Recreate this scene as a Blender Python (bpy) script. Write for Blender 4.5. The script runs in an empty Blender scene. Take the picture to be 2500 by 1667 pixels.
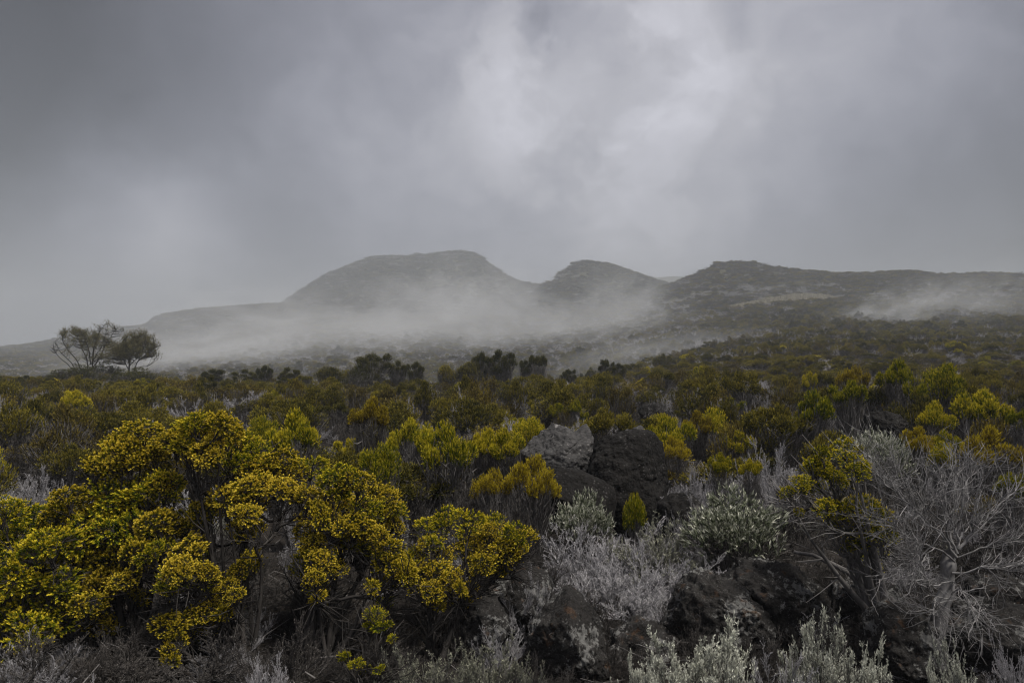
import bpy, math, random
import numpy as np
from mathutils import Vector

SC = bpy.context.scene
COL = SC.collection
R = math.radians
CAMZ = 2.2
FPX = 1944.0            # focal length of the photograph in its own pixels (2500 wide)
rng = np.random.default_rng(7)
random.seed(7)

# ------------------------------------------------------------------ camera
cam = bpy.data.cameras.new('camera')
cam.lens = 28.0
cam.sensor_width = 36.0
cam.clip_end = 6000
cam.clip_start = 0.05
camo = bpy.data.objects.new('camera', cam)
camo.location = (0, 0, CAMZ)
camo.rotation_euler = (R(90), 0, 0)
COL.objects.link(camo)
SC.camera = camo

# ------------------------------------------------------------------ view / render
SC.view_settings.view_transform = 'Standard'
SC.view_settings.look = 'None'
SC.view_settings.gamma = 1.0
SC.view_settings.exposure = 1.75
SC.view_settings.use_curve_mapping = False
cy = SC.cycles
cy.max_bounces = 6
cy.diffuse_bounces = 2
cy.glossy_bounces = 1
cy.transmission_bounces = 2
cy.volume_bounces = 1
cy.transparent_max_bounces = 48
cy.caustics_reflective = False
cy.caustics_refractive = False
cy.use_denoising = True
cy.use_adaptive_sampling = True
cy.adaptive_threshold = 0.01
cy.volume_max_steps = 128
cy.filter_width = 1.15

# ------------------------------------------------------------------ sun + sky
SUN_EL, SUN_AZ = R(66), R(120)      # azimuth from +Y towards +X
sun = bpy.data.lights.new('sun', 'SUN')
sun.energy = 1.5
sun.angle = R(10)
sun.color = (1.0, 0.96, 0.89)
suno = bpy.data.objects.new('sun', sun)
sd = Vector((math.sin(SUN_AZ) * math.cos(SUN_EL), math.cos(SUN_AZ) * math.cos(SUN_EL), math.sin(SUN_EL)))
suno.rotation_euler = sd.to_track_quat('Z', 'Y').to_euler()
suno.location = (0, 0, 60)
COL.objects.link(suno)

W = bpy.data.worlds.new('World')
SC.world = W
W.use_nodes = True


class NT:
    """small helper round a node tree"""
    def __init__(s, tree):
        s.t = tree
        tree.nodes.clear()

    def n(s, kind, ins=None, **props):
        nd = s.t.nodes.new(kind)
        for k, v in props.items():
            setattr(nd, k, v)
        for k, v in (ins or {}).items():
            if isinstance(v, bpy.types.NodeSocket):
                s.t.links.new(v, nd.inputs[k])
            else:
                nd.inputs[k].default_value = v
        return nd

    def m(s, op, a, b=0.0, c=0.0, clamp=False):
        return s.n('ShaderNodeMath', {0: a, 1: b, 2: c}, operation=op, use_clamp=clamp).outputs[0]

    def vm(s, op, a, b=(0, 0, 0)):
        nd = s.n('ShaderNodeVectorMath', {0: a, 1: b}, operation=op)
        return nd.outputs['Value'] if op in ('DOT_PRODUCT', 'LENGTH', 'DISTANCE') else nd.outputs['Vector']

    def noise(s, vec, scale, detail=4.0, rough=0.55, dist=0.0, out='Fac'):
        return s.n('ShaderNodeTexNoise', {'Vector': vec, 'Scale': scale, 'Detail': detail, 'Roughness': rough,
                                          'Distortion': dist}).outputs[out]

    def ramp(s, fac, stops, interp='LINEAR'):
        nd = s.n('ShaderNodeValToRGB', {'Fac': fac})
        cr = nd.color_ramp
        cr.interpolation = interp
        while len(cr.elements) < len(stops):
            cr.elements.new(0.5)
        for e, (p, c) in zip(cr.elements, stops):
            e.position = p
            e.color = (*c, 1) if len(c) == 3 else c
        return nd.outputs['Color']

    def mix(s, fac, a, b, blend='MIX'):
        nd = s.n('ShaderNodeMix', data_type='RGBA', blend_type=blend)
        for i, v in ((0, fac), (6, a), (7, b)):
            if isinstance(v, bpy.types.NodeSocket):
                s.t.links.new(v, nd.inputs[i])
            else:
                nd.inputs[i].default_value = v if i == 0 else ((*v, 1) if len(v) == 3 else v)
        return nd.outputs[2]

    def rng(s, v, a, b, c=0.0, d=1.0, smooth=True):
        return s.n('ShaderNodeMapRange', {0: v, 1: a, 2: b, 3: c, 4: d},
                   interpolation_type='SMOOTHSTEP' if smooth else 'LINEAR').outputs[0]


def skydir(px, py):
    v = Vector(((px - 1250) / FPX, 1.0, -(py - 833.5) / FPX)).normalized()
    return tuple(v)


wn = NT(W.node_tree)
dirn = wn.n('ShaderNodeTexCoord').outputs['Generated']
dirn = wn.vm('NORMALIZE', dirn)
# cloud masses: soft lobes round directions in the sky (centre, sharpness, gain)
lobes = [
    ((1600, 230), 15, 0.215), ((2200, 130), 32, 0.13), ((1330, 170), 220, 0.085), ((1640, 130), 160, 0.05),
    ((1700, 30), 160, 0.050), ((870, 350), 240, 0.125), ((1550, 540), 150, 0.14), ((1210, 300), 380, 0.12),
    ((430, 610), 190, 0.30), ((130, 720), 80, 0.14), ((1180, 590), 300, 0.03),
    ((-350, 250), 8, -0.31), ((1450, 260), 40, 0.05), ((2900, 720), 9, -0.42), ((590, 640), 200, -0.11), ((0, 420), 60, -0.05),
    ((1355, 55), 1100, -0.24), ((1300, 75), 2500, -0.08), ((1790, 15), 1500, -0.16), ((1180, 500), 120, -0.040),
    ((1950, 600), 70, -0.045), ((1060, 130), 260, -0.04),
]
# warp the direction a little so that lobes get cloud edges
wv = wn.n('ShaderNodeTexNoise', {'Vector': dirn, 'Scale': 6.0, 'Detail': 6.0, 'Roughness': 0.62}).outputs['Color']
wv = wn.vm('SCALE', wn.vm('SUBTRACT', wv, (0.5, 0.5, 0.5)))
wv.node.inputs['Scale'].default_value = 0.15
wdir = wn.vm('NORMALIZE', wn.vm('ADD', dirn, wv))
acc = 0.30
for (px, py), k, a in lobes:
    dt = wn.vm('DOT_PRODUCT', wdir, skydir(px, py))
    e = wn.m('EXPONENT', wn.m('MULTIPLY', wn.m('SUBTRACT', dt, 1.0), k))
    acc = wn.m('MULTIPLY_ADD', e, a, acc)
n1 = wn.noise(dirn, 4.2, 6, 0.55, 0.6)
n2 = wn.noise(wdir, 11.0, 7, 0.6, 0.4)
bil = wn.rng(wn.noise(wdir, 7.5, 7, 0.6, 0.3), 0.42, 0.60)
near = wn.m('EXPONENT', wn.m('MULTIPLY', wn.m('SUBTRACT', wn.vm('DOT_PRODUCT', dirn, skydir(1380, 190)), 1.0), 40))
tex = wn.m('ADD', wn.m('MULTIPLY', wn.m('SUBTRACT', n1, 0.5), 0.5), wn.m('MULTIPLY', wn.m('SUBTRACT', n2, 0.5), 0.62))
n3 = wn.noise(wdir, 26.0, 6, 0.62, 0.6)
tex = wn.m('ADD', tex, wn.m('MULTIPLY', wn.m('SUBTRACT', n3, 0.5), 0.22))
tex = wn.m('ADD', tex, wn.m('MULTIPLY', wn.m('MULTIPLY', wn.m('SUBTRACT', bil, 0.5), near), 0.32))
lum = wn.m('MULTIPLY', acc, wn.m('ADD', 1.0, tex))
lum = wn.m('ADD', wn.m('MAXIMUM', lum, 0.02), 0.012)
ccol = wn.ramp(wn.rng(lum, 0.10, 0.50, 0, 1, False), [(0.0, (0.915, 0.94, 1.15)), (0.5, (0.95, 0.96, 1.12)), (1.0, (0.985, 0.978, 1.07))])
sky = wn.n('ShaderNodeTexSky', sky_type='NISHITA', sun_disc=False, sun_elevation=SUN_EL,
           sun_rotation=SUN_AZ, altitude=3000.0, air_density=1.0, dust_density=1.0)
b1 = wn.n('ShaderNodeBackground', {'Color': sky.outputs[0], 'Strength': 0.06})
b2 = wn.n('ShaderNodeBackground', {'Color': ccol, 'Strength': wn.m('MULTIPLY', lum, 0.312)})
mx = wn.n('ShaderNodeMixShader', {0: 0.96, 1: b1.outputs[0], 2: b2.outputs[0]})
wn.n('ShaderNodeOutputWorld', {'Surface': mx.outputs[0]})
W.cycles.sampling_method = 'MANUAL'
W.cycles.sample_map_resolution = 512

# ------------------------------------------------------------------ numeric helpers
def _hash(ix, iy, iz):
    h = (ix * 374761393 + iy * 668265263 + iz * 2147483647 + 1013904223) & 0xFFFFFFFF
    h = ((h ^ (h >> 13)) * 1274126177) & 0xFFFFFFFF
    h = (h ^ (h >> 16)) & 0xFFFFFFFF
    return h / 4294967295.0


def vnoise(x, y, z=0.0):
    x, y, z = np.broadcast_arrays(np.asarray(x, float), np.asarray(y, float), np.asarray(z, float))
    xi, yi, zi = np.floor(x).astype(np.int64), np.floor(y).astype(np.int64), np.floor(z).astype(np.int64)
    fx, fy, fz = x - xi, y - yi, z - zi
    fx, fy, fz = (f * f * (3 - 2 * f) for f in (fx, fy, fz))
    out = 0
    for dx in (0, 1):
        for dy in (0, 1):
            for dz in (0, 1):
                w = (fx if dx else 1 - fx) * (fy if dy else 1 - fy) * (fz if dz else 1 - fz)
                out = out + w * _hash(xi + dx, yi + dy, zi + dz)
    return out * 2 - 1


def fbm(x, y, z=0.0, o=4, g=0.5):
    a, s, f = 1.0, 0.0, 1.0
    for i in range(o):
        s = s + a * vnoise(np.asarray(x) * f + 17.3 * i, np.asarray(y) * f - 9.1 * i, np.asarray(z) * f + 3.7 * i)
        a *= g
        f *= 2.03
    return s


def sstep(a, b, x):
    t = np.clip((x - a) / (b - a), 0, 1)
    return t * t * (3 - 2 * t)


def unit(v):
    return v / np.maximum(np.linalg.norm(v, axis=-1, keepdims=True), 1e-9)


# ------------------------------------------------------------------ terrain function
PD = np.array([0, 15, 30, 50, 65, 90, 140, 220, 320, 450, 600, 800, 1100, 2200], float)
ZL = np.array([0, -.1, -.4, -1.0, -2.2, -5, -8, -5, 4, 14, 20, 15, -10, -60], float)
ZF = np.array([0, -.1, -.4, -0.9, -1.8, -4, -8, -8, -6.5, -6, -5, -8, -20, -70], float)
ZR = np.array([0, -.1, -.1, .15, .55, 1.0, 3.0, 8.6, 19, 33, 22, 10, -10, -60], float)
HILLS = [
    ('hill', 760, 300, 200, [(-900, 905), (-300, 872), (0, 852), (60, 846), (150, 830), (230, 812), (300, 800), (360, 795), (385, 777), (420, 768),
                             (500, 757), (600, 750), (700, 748), (800, 770), (950, 830), (1050, 1100)]),
    ('mountain', 950, 400, 300, [(400, 1000), (520, 830), (640, 762), (690, 748), (720, 725), (760, 700), (800, 676), (850, 656), (905, 636), (930, 633),
                                 (1000, 633), (1022, 627), (1040, 630), (1070, 624), (1110, 621), (1150, 624), (1170, 633), (1190, 650),
                                 (1230, 675), (1260, 690), (1300, 699), (1340, 702), (1420, 740), (1560, 830), (1700, 1100)]),
    ('hill', 650, 190, 160, [(1180, 1000), (1260, 780), (1310, 715), (1340, 693), (1358, 691), (1364, 672), (1390, 661), (1400, 651), (1412, 646), (1432, 644),
                             (1470, 648), (1500, 656), (1540, 670), (1600, 690), (1640, 703), (1700, 722), (1800, 770), (1950, 1000)]),
    ('hill', 1350, 300, 300, [(1350, 900), (1480, 690), (1520, 667), (1570, 674), (1600, 678), (1680, 675), (1720, 672), (1800, 700), (1950, 900)]),
    ('hill', 450, 170, 140, [(1430, 1000), (1600, 722), (1650, 706), (1680, 692), (1740, 669), (1750, 658), (1800, 655), (1850, 661), (1900, 670),
                             (1950, 678), (2030, 685), (2100, 686), (2190, 685), (2240, 682), (2270, 690), (2350, 692), (2380, 688), (2420, 689),
                             (2500, 690), (2800, 696), (3600, 730)]),
]


def terrain(x, y, detail=True):
    """height and the index of the hill that makes it (-1 = plain ground)"""
    x, y = np.asarray(x, float), np.asarray(y, float)
    r = np.hypot(x, y)
    az = np.arctan2(x, y)
    d = np.maximum(y, 0.55 * r)
    u = 1250 + FPX * np.tan(np.clip(az, -1.05, 1.05))
    wl = sstep(250, 850, u)
    wr = sstep(1150, 2000, u)
    zf, zl, zr = (np.interp(d, PD, z) for z in (ZF, ZL, ZR))
    base = zf * (1 - wl) + zl * wl
    base = base * (1 - wr) + zr * wr
    z, who = base.copy(), np.full(base.shape, -1)
    for i, (_, D, Wf, Wb, sk) in enumerate(HILLS):
        s = np.array(sk, float)
        H = CAMZ + (833.5 - np.interp(u, s[:, 0], s[:, 1])) / FPX * D
        tf = np.sin(np.clip((d - (D - Wf)) / Wf, 0, 1) * np.pi / 2) ** 1.5
        tb = 1 - sstep(0, 1, (d - D) / Wb)
        hz = base + (H - base) * np.where(d <= D, tf, tb)
        up = (H > base) & (hz > z + 1e-3)
        z = np.where(up, hz, z)
        who = np.where(up, i, who)
    if detail:
        amp1 = np.interp(d, [0, 10, 40, 150, 500, 1500], [.03, .10, .22, .5, .8, 1.2])
        z = z + amp1 * fbm(x * .16 + 3, y * .16, 0, 3) * np.interp(d, [0, 60, 300], [1, 1, .25])
        z = z + np.interp(d, [0, 60, 150, 500, 1500], [0, 0, .4, .9, 1.6]) * fbm(x * .025, y * .025 + 40, 0, 4)
        z = z + np.interp(d, [0, 5, 30, 80], [.05, .07, .05, 0]) * fbm(x * 1.1, y * 1.1, 2.2, 3)
    return z, who


def zg(x, y):
    return float(terrain(np.array([x]), np.array([y]))[0][0])


def at(px, py, d):
    return np.array([(px - 1250) / FPX * d, d, CAMZ - (py - 833.5) / FPX * d])


# ------------------------------------------------------------------ mesh helpers
class MB:
    def __init__(s):
        s.v, s.f, s.mi, s.t, s.n = [], [], [], [], 0

    def add(s, V, F, mat=0, tint=0.5):
        V = np.asarray(V, float).reshape(-1, 3)
        F = np.asarray(F, np.int64)
        s.v.append(V)
        s.f.append(F + s.n)
        s.mi.append(np.full(len(F), mat))
        s.t.append(np.broadcast_to(np.asarray(tint, float), (len(V),)))
        s.n += len(V)

    def mesh(s, name, mats, smooth=False):
        me = bpy.data.meshes.new(name)
        V = np.concatenate(s.v)
        me.vertices.add(len(V))
        me.vertices.foreach_set('co', V.astype(np.float32).ravel())
        sizes = np.concatenate([np.full(len(f), f.shape[1]) for f in s.f])
        loops = np.concatenate([f.ravel() for f in s.f])
        me.loops.add(len(loops))
        me.polygons.add(len(sizes))
        me.polygons.foreach_set('loop_start', (np.cumsum(sizes) - sizes).astype(np.int32))
        me.loops.foreach_set('vertex_index', loops.astype(np.int32))
        me.polygons.foreach_set('material_index', np.concatenate(s.mi).astype(np.int32))
        me.polygons.foreach_set('use_smooth', np.full(len(sizes), smooth))
        a = me.attributes.new('tint', 'FLOAT', 'POINT')
        a.data.foreach_set('value', np.concatenate(s.t).astype(np.float32))
        me.update(calc_edges=True)
        for m in mats:
            me.materials.append(m)
        return me


def link(name, data, parent=None, loc=None):
    o = bpy.data.objects.new(name, data)
    COL.objects.link(o)
    if parent is not None:
        o.parent = parent
    if loc is not None:
        o.location = loc
    return o


def thing(name, label, cat, loc, group=None, data=None):
    o = link(name, data, None, loc)
    if data is None:
        o.empty_display_size = 0.2
    o['label'], o['category'] = label, cat
    if group:
        o['group'] = group
    return o


def frames(T):
    ref = np.array([0.31, 0.53, 0.79])
    n = np.cross(T, ref)
    bad = np.linalg.norm(n, axis=-1) < 0.15
    n[bad] = np.cross(T[bad], np.array([0.9, -0.3, 0.1]))
    n = unit(n)
    return n, np.cross(T, n)


def tubes(mb, P, Rr, sides=3, mat=0, tint=0.5):
    """P (n,k,3) centre lines, Rr (n,k) radii"""
    P = np.asarray(P, float)
    n, k, _ = P.shape
    T = unit(np.gradient(P, axis=1))
    N, B = frames(T)
    a = np.arange(sides) / sides * 2 * np.pi
    Rr = np.broadcast_to(Rr, (n, k))
    V = P[:, :, None, :] + Rr[:, :, None, None] * (np.cos(a)[None, None, :, None] * N[:, :, None, :] + np.sin(a)[None, None, :, None] * B[:, :, None, :])
    i = np.arange(n)[:, None, None] * (k * sides)
    j = np.arange(k - 1)[None, :, None] * sides
    q = np.arange(sides)[None, None, :]
    q2 = (q + 1) % sides
    F = np.stack([i + j + q, i + j + q2, i + j + sides + q2, i + j + sides + q], -1).reshape(-1, 4)
    t = np.asarray(tint, float)
    if t.ndim == 1:
        t = np.repeat(t, k * sides)
    mb.add(V, F, mat, t)


def bez(a, b, c, k):
    t = np.linspace(0, 1, k)[None, :, None]
    return (1 - t) ** 2 * a[:, None] + 2 * t * (1 - t) * b[:, None] + t * t * c[:, None]


def leaves(mb, P, D, L, Wd, g, mat=0, tint=0.5):
    """diamond leaves with a slight fold; P base points, D directions"""
    n = len(P)
    rnd = unit(g.normal(size=(n, 3)))
    S = unit(np.cross(D, rnd))
    U = np.cross(S, D)
    L = np.broadcast_to(L, (n,))[:, None]
    Wd = np.broadcast_to(Wd, (n,))[:, None]
    mid = P + D * L * 0.5
    V = np.stack([P, mid + S * Wd * .5 + U * Wd * .18, P + D * L, mid - S * Wd * .5 + U * Wd * .18], 1)
    F = np.arange(n * 4).reshape(n, 4)
    mb.add(V, F, mat, np.repeat(np.broadcast_to(np.asarray(tint, float), (n,)), 4))


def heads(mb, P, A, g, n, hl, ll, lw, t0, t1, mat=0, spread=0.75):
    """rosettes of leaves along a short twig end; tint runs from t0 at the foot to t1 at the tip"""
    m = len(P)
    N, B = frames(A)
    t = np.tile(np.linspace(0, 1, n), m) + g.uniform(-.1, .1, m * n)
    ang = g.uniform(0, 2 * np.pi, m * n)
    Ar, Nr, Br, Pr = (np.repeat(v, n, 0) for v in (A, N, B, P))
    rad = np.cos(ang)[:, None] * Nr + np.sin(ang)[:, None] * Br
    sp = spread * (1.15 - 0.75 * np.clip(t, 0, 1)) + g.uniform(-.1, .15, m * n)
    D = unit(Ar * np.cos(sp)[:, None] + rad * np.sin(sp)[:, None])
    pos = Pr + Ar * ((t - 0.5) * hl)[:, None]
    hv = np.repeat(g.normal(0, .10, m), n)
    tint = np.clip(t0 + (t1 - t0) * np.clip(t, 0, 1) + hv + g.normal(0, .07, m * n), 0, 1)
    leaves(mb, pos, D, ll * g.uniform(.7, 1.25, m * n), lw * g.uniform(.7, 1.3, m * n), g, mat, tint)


def sphere_dirs(g, n, zmin=-1.0):
    z = g.uniform(zmin, 1, n)
    a = g.uniform(0, 2 * np.pi, n)
    r = np.sqrt(np.maximum(0, 1 - z * z))
    return np.stack([r * np.cos(a), r * np.sin(a), z], 1)


# ------------------------------------------------------------------ materials
def new_mat(name):
    m = bpy.data.materials.new(name)
    m.use_nodes = True
    return m, NT(m.node_tree)


def leaf_mat(name, stops, vary=0.25, patch=0.25, trans=0.25, rough=0.6):
    m, t = new_mat(name)
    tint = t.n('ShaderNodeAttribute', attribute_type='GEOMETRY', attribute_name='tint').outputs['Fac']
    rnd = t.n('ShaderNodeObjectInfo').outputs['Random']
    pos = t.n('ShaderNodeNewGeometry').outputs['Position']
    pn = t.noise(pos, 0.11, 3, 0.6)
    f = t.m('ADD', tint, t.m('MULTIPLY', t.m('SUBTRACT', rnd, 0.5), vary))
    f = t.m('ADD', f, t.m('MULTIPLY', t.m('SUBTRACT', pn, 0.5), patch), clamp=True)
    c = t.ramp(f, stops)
    p = t.n('ShaderNodeBsdfPrincipled', {'Base Color': c, 'Roughness': rough, 'Specular IOR Level': 0.07})
    tr = t.n('ShaderNodeBsdfTranslucent', {'Color': c})
    mx = t.n('ShaderNodeMixShader', {0: trans, 1: p.outputs[0], 2: tr.outputs[0]})
    t.n('ShaderNodeOutputMaterial', {'Surface': mx.outputs[0]})
    return m


def bark_mat(name, dark, light, scale=14.0):
    m, t = new_mat(name)
    tint = t.n('ShaderNodeAttribute', attribute_type='GEOMETRY', attribute_name='tint').outputs['Fac']
    co = t.n('ShaderNodeTexCoord').outputs['Object']
    mp = t.n('ShaderNodeMapping', {'Vector': co, 'Scale': (1, 1, .3)}).outputs[0]
    nz = t.noise(mp, scale, 5, 0.65)
    f = t.m('ADD', t.m('MULTIPLY', tint, 0.6), t.m('MULTIPLY', t.m('SUBTRACT', nz, 0.3), 0.9), clamp=True)
    c = t.ramp(f, [(0.15, dark), (0.85, light)])
    bp = t.n('ShaderNodeBump', {'Height': nz, 'Strength': 0.5, 'Distance': 0.01}).outputs[0]
    p = t.n('ShaderNodeBsdfPrincipled', {'Base Color': c, 'Roughness': 0.85, 'Specular IOR Level': 0.2, 'Normal': bp})
    t.n('ShaderNodeOutputMaterial', {'Surface': p.outputs[0]})
    return m


def rock_mat(name, dark, mid, lichen, amount, scale=1.0, warm=None):
    m, t = new_mat(name)
    co = t.n('ShaderNodeTexCoord').outputs['Object']
    big = t.noise(co, 2.2 * scale, 6, 0.6, 0.4)
    fine = t.noise(co, 22 * scale, 6, 0.7)
    base = t.ramp(t.m('MULTIPLY_ADD', fine, 0.6, t.m('MULTIPLY', big, 0.4)), [(0.35, dark), (0.68, mid)])
    ln = t.noise(co, 9 * scale, 5, 0.68, 0.2)
    lb = t.noise(t.vm('ADD', co, (5, 2, 9)), 1.6 * scale, 3, 0.5)
    lf = t.rng(t.m('ADD', ln, t.m('MULTIPLY', t.m('SUBTRACT', lb, 0.5), 0.9)), 0.72 - amount, 0.80 - amount)
    vor = t.n('ShaderNodeTexVoronoi', {'Vector': co, 'Scale': 26 * scale}).outputs['Distance']
    spots = t.m('MULTIPLY', t.rng(vor, 0.32, 0.12), t.rng(t.noise(co, 5 * scale, 3, .5), 0.45, 0.6))
    lf = t.m('MAXIMUM', lf, t.m('MULTIPLY', spots, 0.75))
    lc = t.mix(fine, tuple(c * .55 for c in lichen), lichen)
    c = t.mix(t.m('MULTIPLY', lf, 0.9), base, lc)
    if warm:
        wf = t.rng(t.noise(t.vm('ADD', co, (1, 7, 3)), 2.6 * scale, 4, .6), 0.60, 0.70)
        c = t.mix(t.m('MULTIPLY', wf, 0.6), c, warm)
    h = t.m('ADD', t.m('MULTIPLY', fine, 0.5), t.m('ADD', t.m('MULTIPLY', ln, 0.7), t.m('MULTIPLY', vor, 0.35)))
    bp = t.n('ShaderNodeBump', {'Height': h, 'Strength': 0.9, 'Distance': 0.03 / scale}).outputs[0]
    p = t.n('ShaderNodeBsdfPrincipled', {'Base Color': c, 'Roughness': 0.92, 'Specular IOR Level': 0.15, 'Normal': bp})
    t.n('ShaderNodeOutputMaterial', {'Surface': p.outputs[0]})
    return m


def ground_mat():
    m, t = new_mat('heath_soil')
    pos = t.n('ShaderNodeNewGeometry').outputs['Position']
    fine = t.noise(pos, 14, 6, 0.7)
    med = t.noise(pos, 1.3, 5, 0.6)
    soil = t.ramp(t.m('ADD', t.m('MULTIPLY', fine, 0.7), t.m('MULTIPLY', med, 0.35)), [(0.3, (.008, .007, .006)), (0.6, (.030, .025, .021)), (0.8, (.11, .10, .093))])
    wide = t.noise(pos, 0.05, 6, 0.65)
    scrub = t.ramp(t.m('ADD', t.m('MULTIPLY', t.noise(pos, 0.35, 5, 0.7), 0.7), t.m('MULTIPLY', wide, 0.3)),
                   [(0.3, (.016, .017, .008)), (0.5, (.045, .042, .018)), (0.62, (.075, .064, .038)), (0.75, (.12, .11, .09))])
    dist = t.vm('LENGTH', pos)
    c = t.mix(t.rng(dist, 60, 220), soil, scrub)
    bp = t.n('ShaderNodeBump', {'Height': t.m('ADD', fine, med), 'Strength': 0.8, 'Distance': 0.06}).outputs[0]
    p = t.n('ShaderNodeBsdfPrincipled', {'Base Color': c, 'Roughness': 0.95, 'Specular IOR Level': 0.1, 'Normal': bp})
    t.n('ShaderNodeOutputMaterial', {'Surface': p.outputs[0]})
    return m


M = {
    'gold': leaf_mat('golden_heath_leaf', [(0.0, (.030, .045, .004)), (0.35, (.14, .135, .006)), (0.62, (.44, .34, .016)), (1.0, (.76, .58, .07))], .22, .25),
    'lime': leaf_mat('green_yellow_heath_leaf', [(0.0, (.020, .038, .003)), (0.35, (.10, .125, .005)), (0.65, (.29, .265, .010)), (1.0, (.66, .52, .035))], .25, .3),
    'olive': leaf_mat('olive_heath_leaf', [(0.0, (.014, .018, .004)), (0.42, (.072, .068, .013)), (0.72, (.148, .122, .019)), (1.0, (.275, .225, .027))], .40, .55),
    'rust': leaf_mat('rust_heath_leaf', [(0.0, (.022, .018, .008)), (0.45, (.088, .070, .020)), (0.75, (.175, .132, .025)), (1.0, (.30, .235, .04))], .40, .55),
    'amber': leaf_mat('amber_heath_leaf', [(0.0, (.025, .022, .008)), (0.45, (.11, .080, .016)), (0.75, (.27, .20, .014)), (1.0, (.46, .36, .02))], .3, .4),
    'dark': leaf_mat('dark_green_leaf', [(0.0, (.012, .016, .005)), (0.5, (.045, .047, .013)), (1.0, (.12, .105, .022))], .25, .3),
    'tree': leaf_mat('tree_leaf', [(0.0, (.025, .027, .011)), (0.5, (.085, .08, .03)), (1.0, (.18, .15, .06))], .1, .2),
    'silver': leaf_mat('silver_leaf', [(0.0, (.12, .123, .10)), (0.5, (.38, .385, .315)), (1.0, (.74, .74, .63))], .2, .2, .15),
    'sage': leaf_mat('sage_leaf', [(0.0, (.06, .060, .046)), (0.5, (.19, .19, .145)), (1.0, (.34, .34, .25))], .2, .2, .15),
    'grey': leaf_mat('grey_twig_leaf', [(0.0, (.10, .096, .098)), (0.5, (.32, .308, .318)), (1.0, (.58, .56, .575))], .3, .3, .1),
    'brown': leaf_mat('brown_twig_leaf', [(0.0, (.026, .023, .021)), (0.5, (.085, .076, .069)), (1.0, (.18, .163, .150))], .4, .4, .1),
    'white': leaf_mat('everlasting_leaf', [(0.0, (.05, .06, .033)), (0.45, (.17, .185, .12)), (0.8, (.33, .34, .26)), (1.0, (.60, .59, .49))], .12, .1, .15),
    'straw': leaf_mat('straw_leaf', [(0.0, (.16, .14, .09)), (1.0, (.48, .43, .32))], .2, .2, .15),
    'bark': bark_mat('dark_bark', (.014, .012, .011), (.065, .058, .053)),
    'palebark': bark_mat('pale_bark', (.10, .095, .09), (.46, .44, .43)),
    'snag': bark_mat('weathered_snag', (.045, .042, .041), (.33, .317, .313), 22),
    'twigbark': bark_mat('light_twig_bark', (.09, .085, .085), (.42, .405, .41)),
    'midbark': bark_mat('grey_bark', (.032, .028, .026), (.21, .197, .19)),
    'basalt': rock_mat('dark_basalt', (.004, .0036, .0033), (.020, .018, .0165), (.12, .115, .11), 0.0),
    'palerock': rock_mat('pale_lichen_basalt', (.022, .021, .021), (.095, .091, .089), (.31, .29, .275), 0.11, 0.9),
    'lava': rock_mat('lichen_lava', (.006, .0055, .005), (.034, .031, .029), (.17, .166, .158), 0.13, 2.6, (.07, .038, .020)),
    'ground': ground_mat(),
}


def simple_mat(name, c1, c2, sc):
    m, t = new_mat(name)
    co = t.n('ShaderNodeTexCoord').outputs['Object']
    nz = t.noise(co, sc, 5, .65)
    p = t.n('ShaderNodeBsdfPrincipled', {'Base Color': t.ramp(nz, [(0.35, c1), (0.65, c2)]), 'Roughness': 0.9, 'Specular IOR Level': 0.15})
    t.n('ShaderNodeOutputMaterial', {'Surface': p.outputs[0]})
    return m


M['rustrock'] = simple_mat('rusty_rock', (.26, .13, .06), (.42, .22, .11), 1.2)
M['whiterock'] = simple_mat('white_rock', (.32, .32, .30), (.55, .55, .52), 1.2)

# ------------------------------------------------------------------ ground, hills, mountain
fine_az = np.linspace(R(-40), R(40), 440)
coarse = np.linspace(R(40), R(320), 70)[1:-1]
AZ = np.concatenate([fine_az, coarse])
RR = np.concatenate([[0.6, 1.5], np.geomspace(2.5, 190, 150), np.linspace(195, 1120, 210), np.geomspace(1150, 2100, 22)])
gx = RR[:, None] * np.sin(AZ)[None]
gy = RR[:, None] * np.cos(AZ)[None]
gz, gw = terrain(gx, gy)
nr, na = gx.shape
V = np.stack([gx, gy, gz], -1).reshape(-1, 3)
i = np.arange(nr - 1)[:, None]
j = np.arange(na)[None]
j2 = (j + 1) % na
quads = np.stack([i * na + j, i * na + j2, (i + 1) * na + j2, (i + 1) * na + j], -1).reshape(-1, 4)[:, ::-1]
fw = gw.reshape(-1)[quads].max(1)
for k in range(-1, len(HILLS)):
    sel = quads[fw == k]
    if not len(sel):
        continue
    used, inv = np.unique(sel, return_inverse=True)
    mb = MB()
    F = inv.reshape(sel.shape)
    mb.add(V[used], F)
    if k == -1:
        cz = float(terrain(np.array([0.]), np.array([0.]))[0][0])
        ring = np.searchsorted(used, np.arange(na))
        mb.add(np.vstack([V[:na], [[0, 0, cz]]]), np.stack([np.arange(na), np.full(na, na), (np.arange(na) + 1) % na], 1))
    o = link('ground' if k == -1 else HILLS[k][0], mb.mesh('terrain', [M['ground']], True))
    o['kind'] = 'structure'


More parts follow.
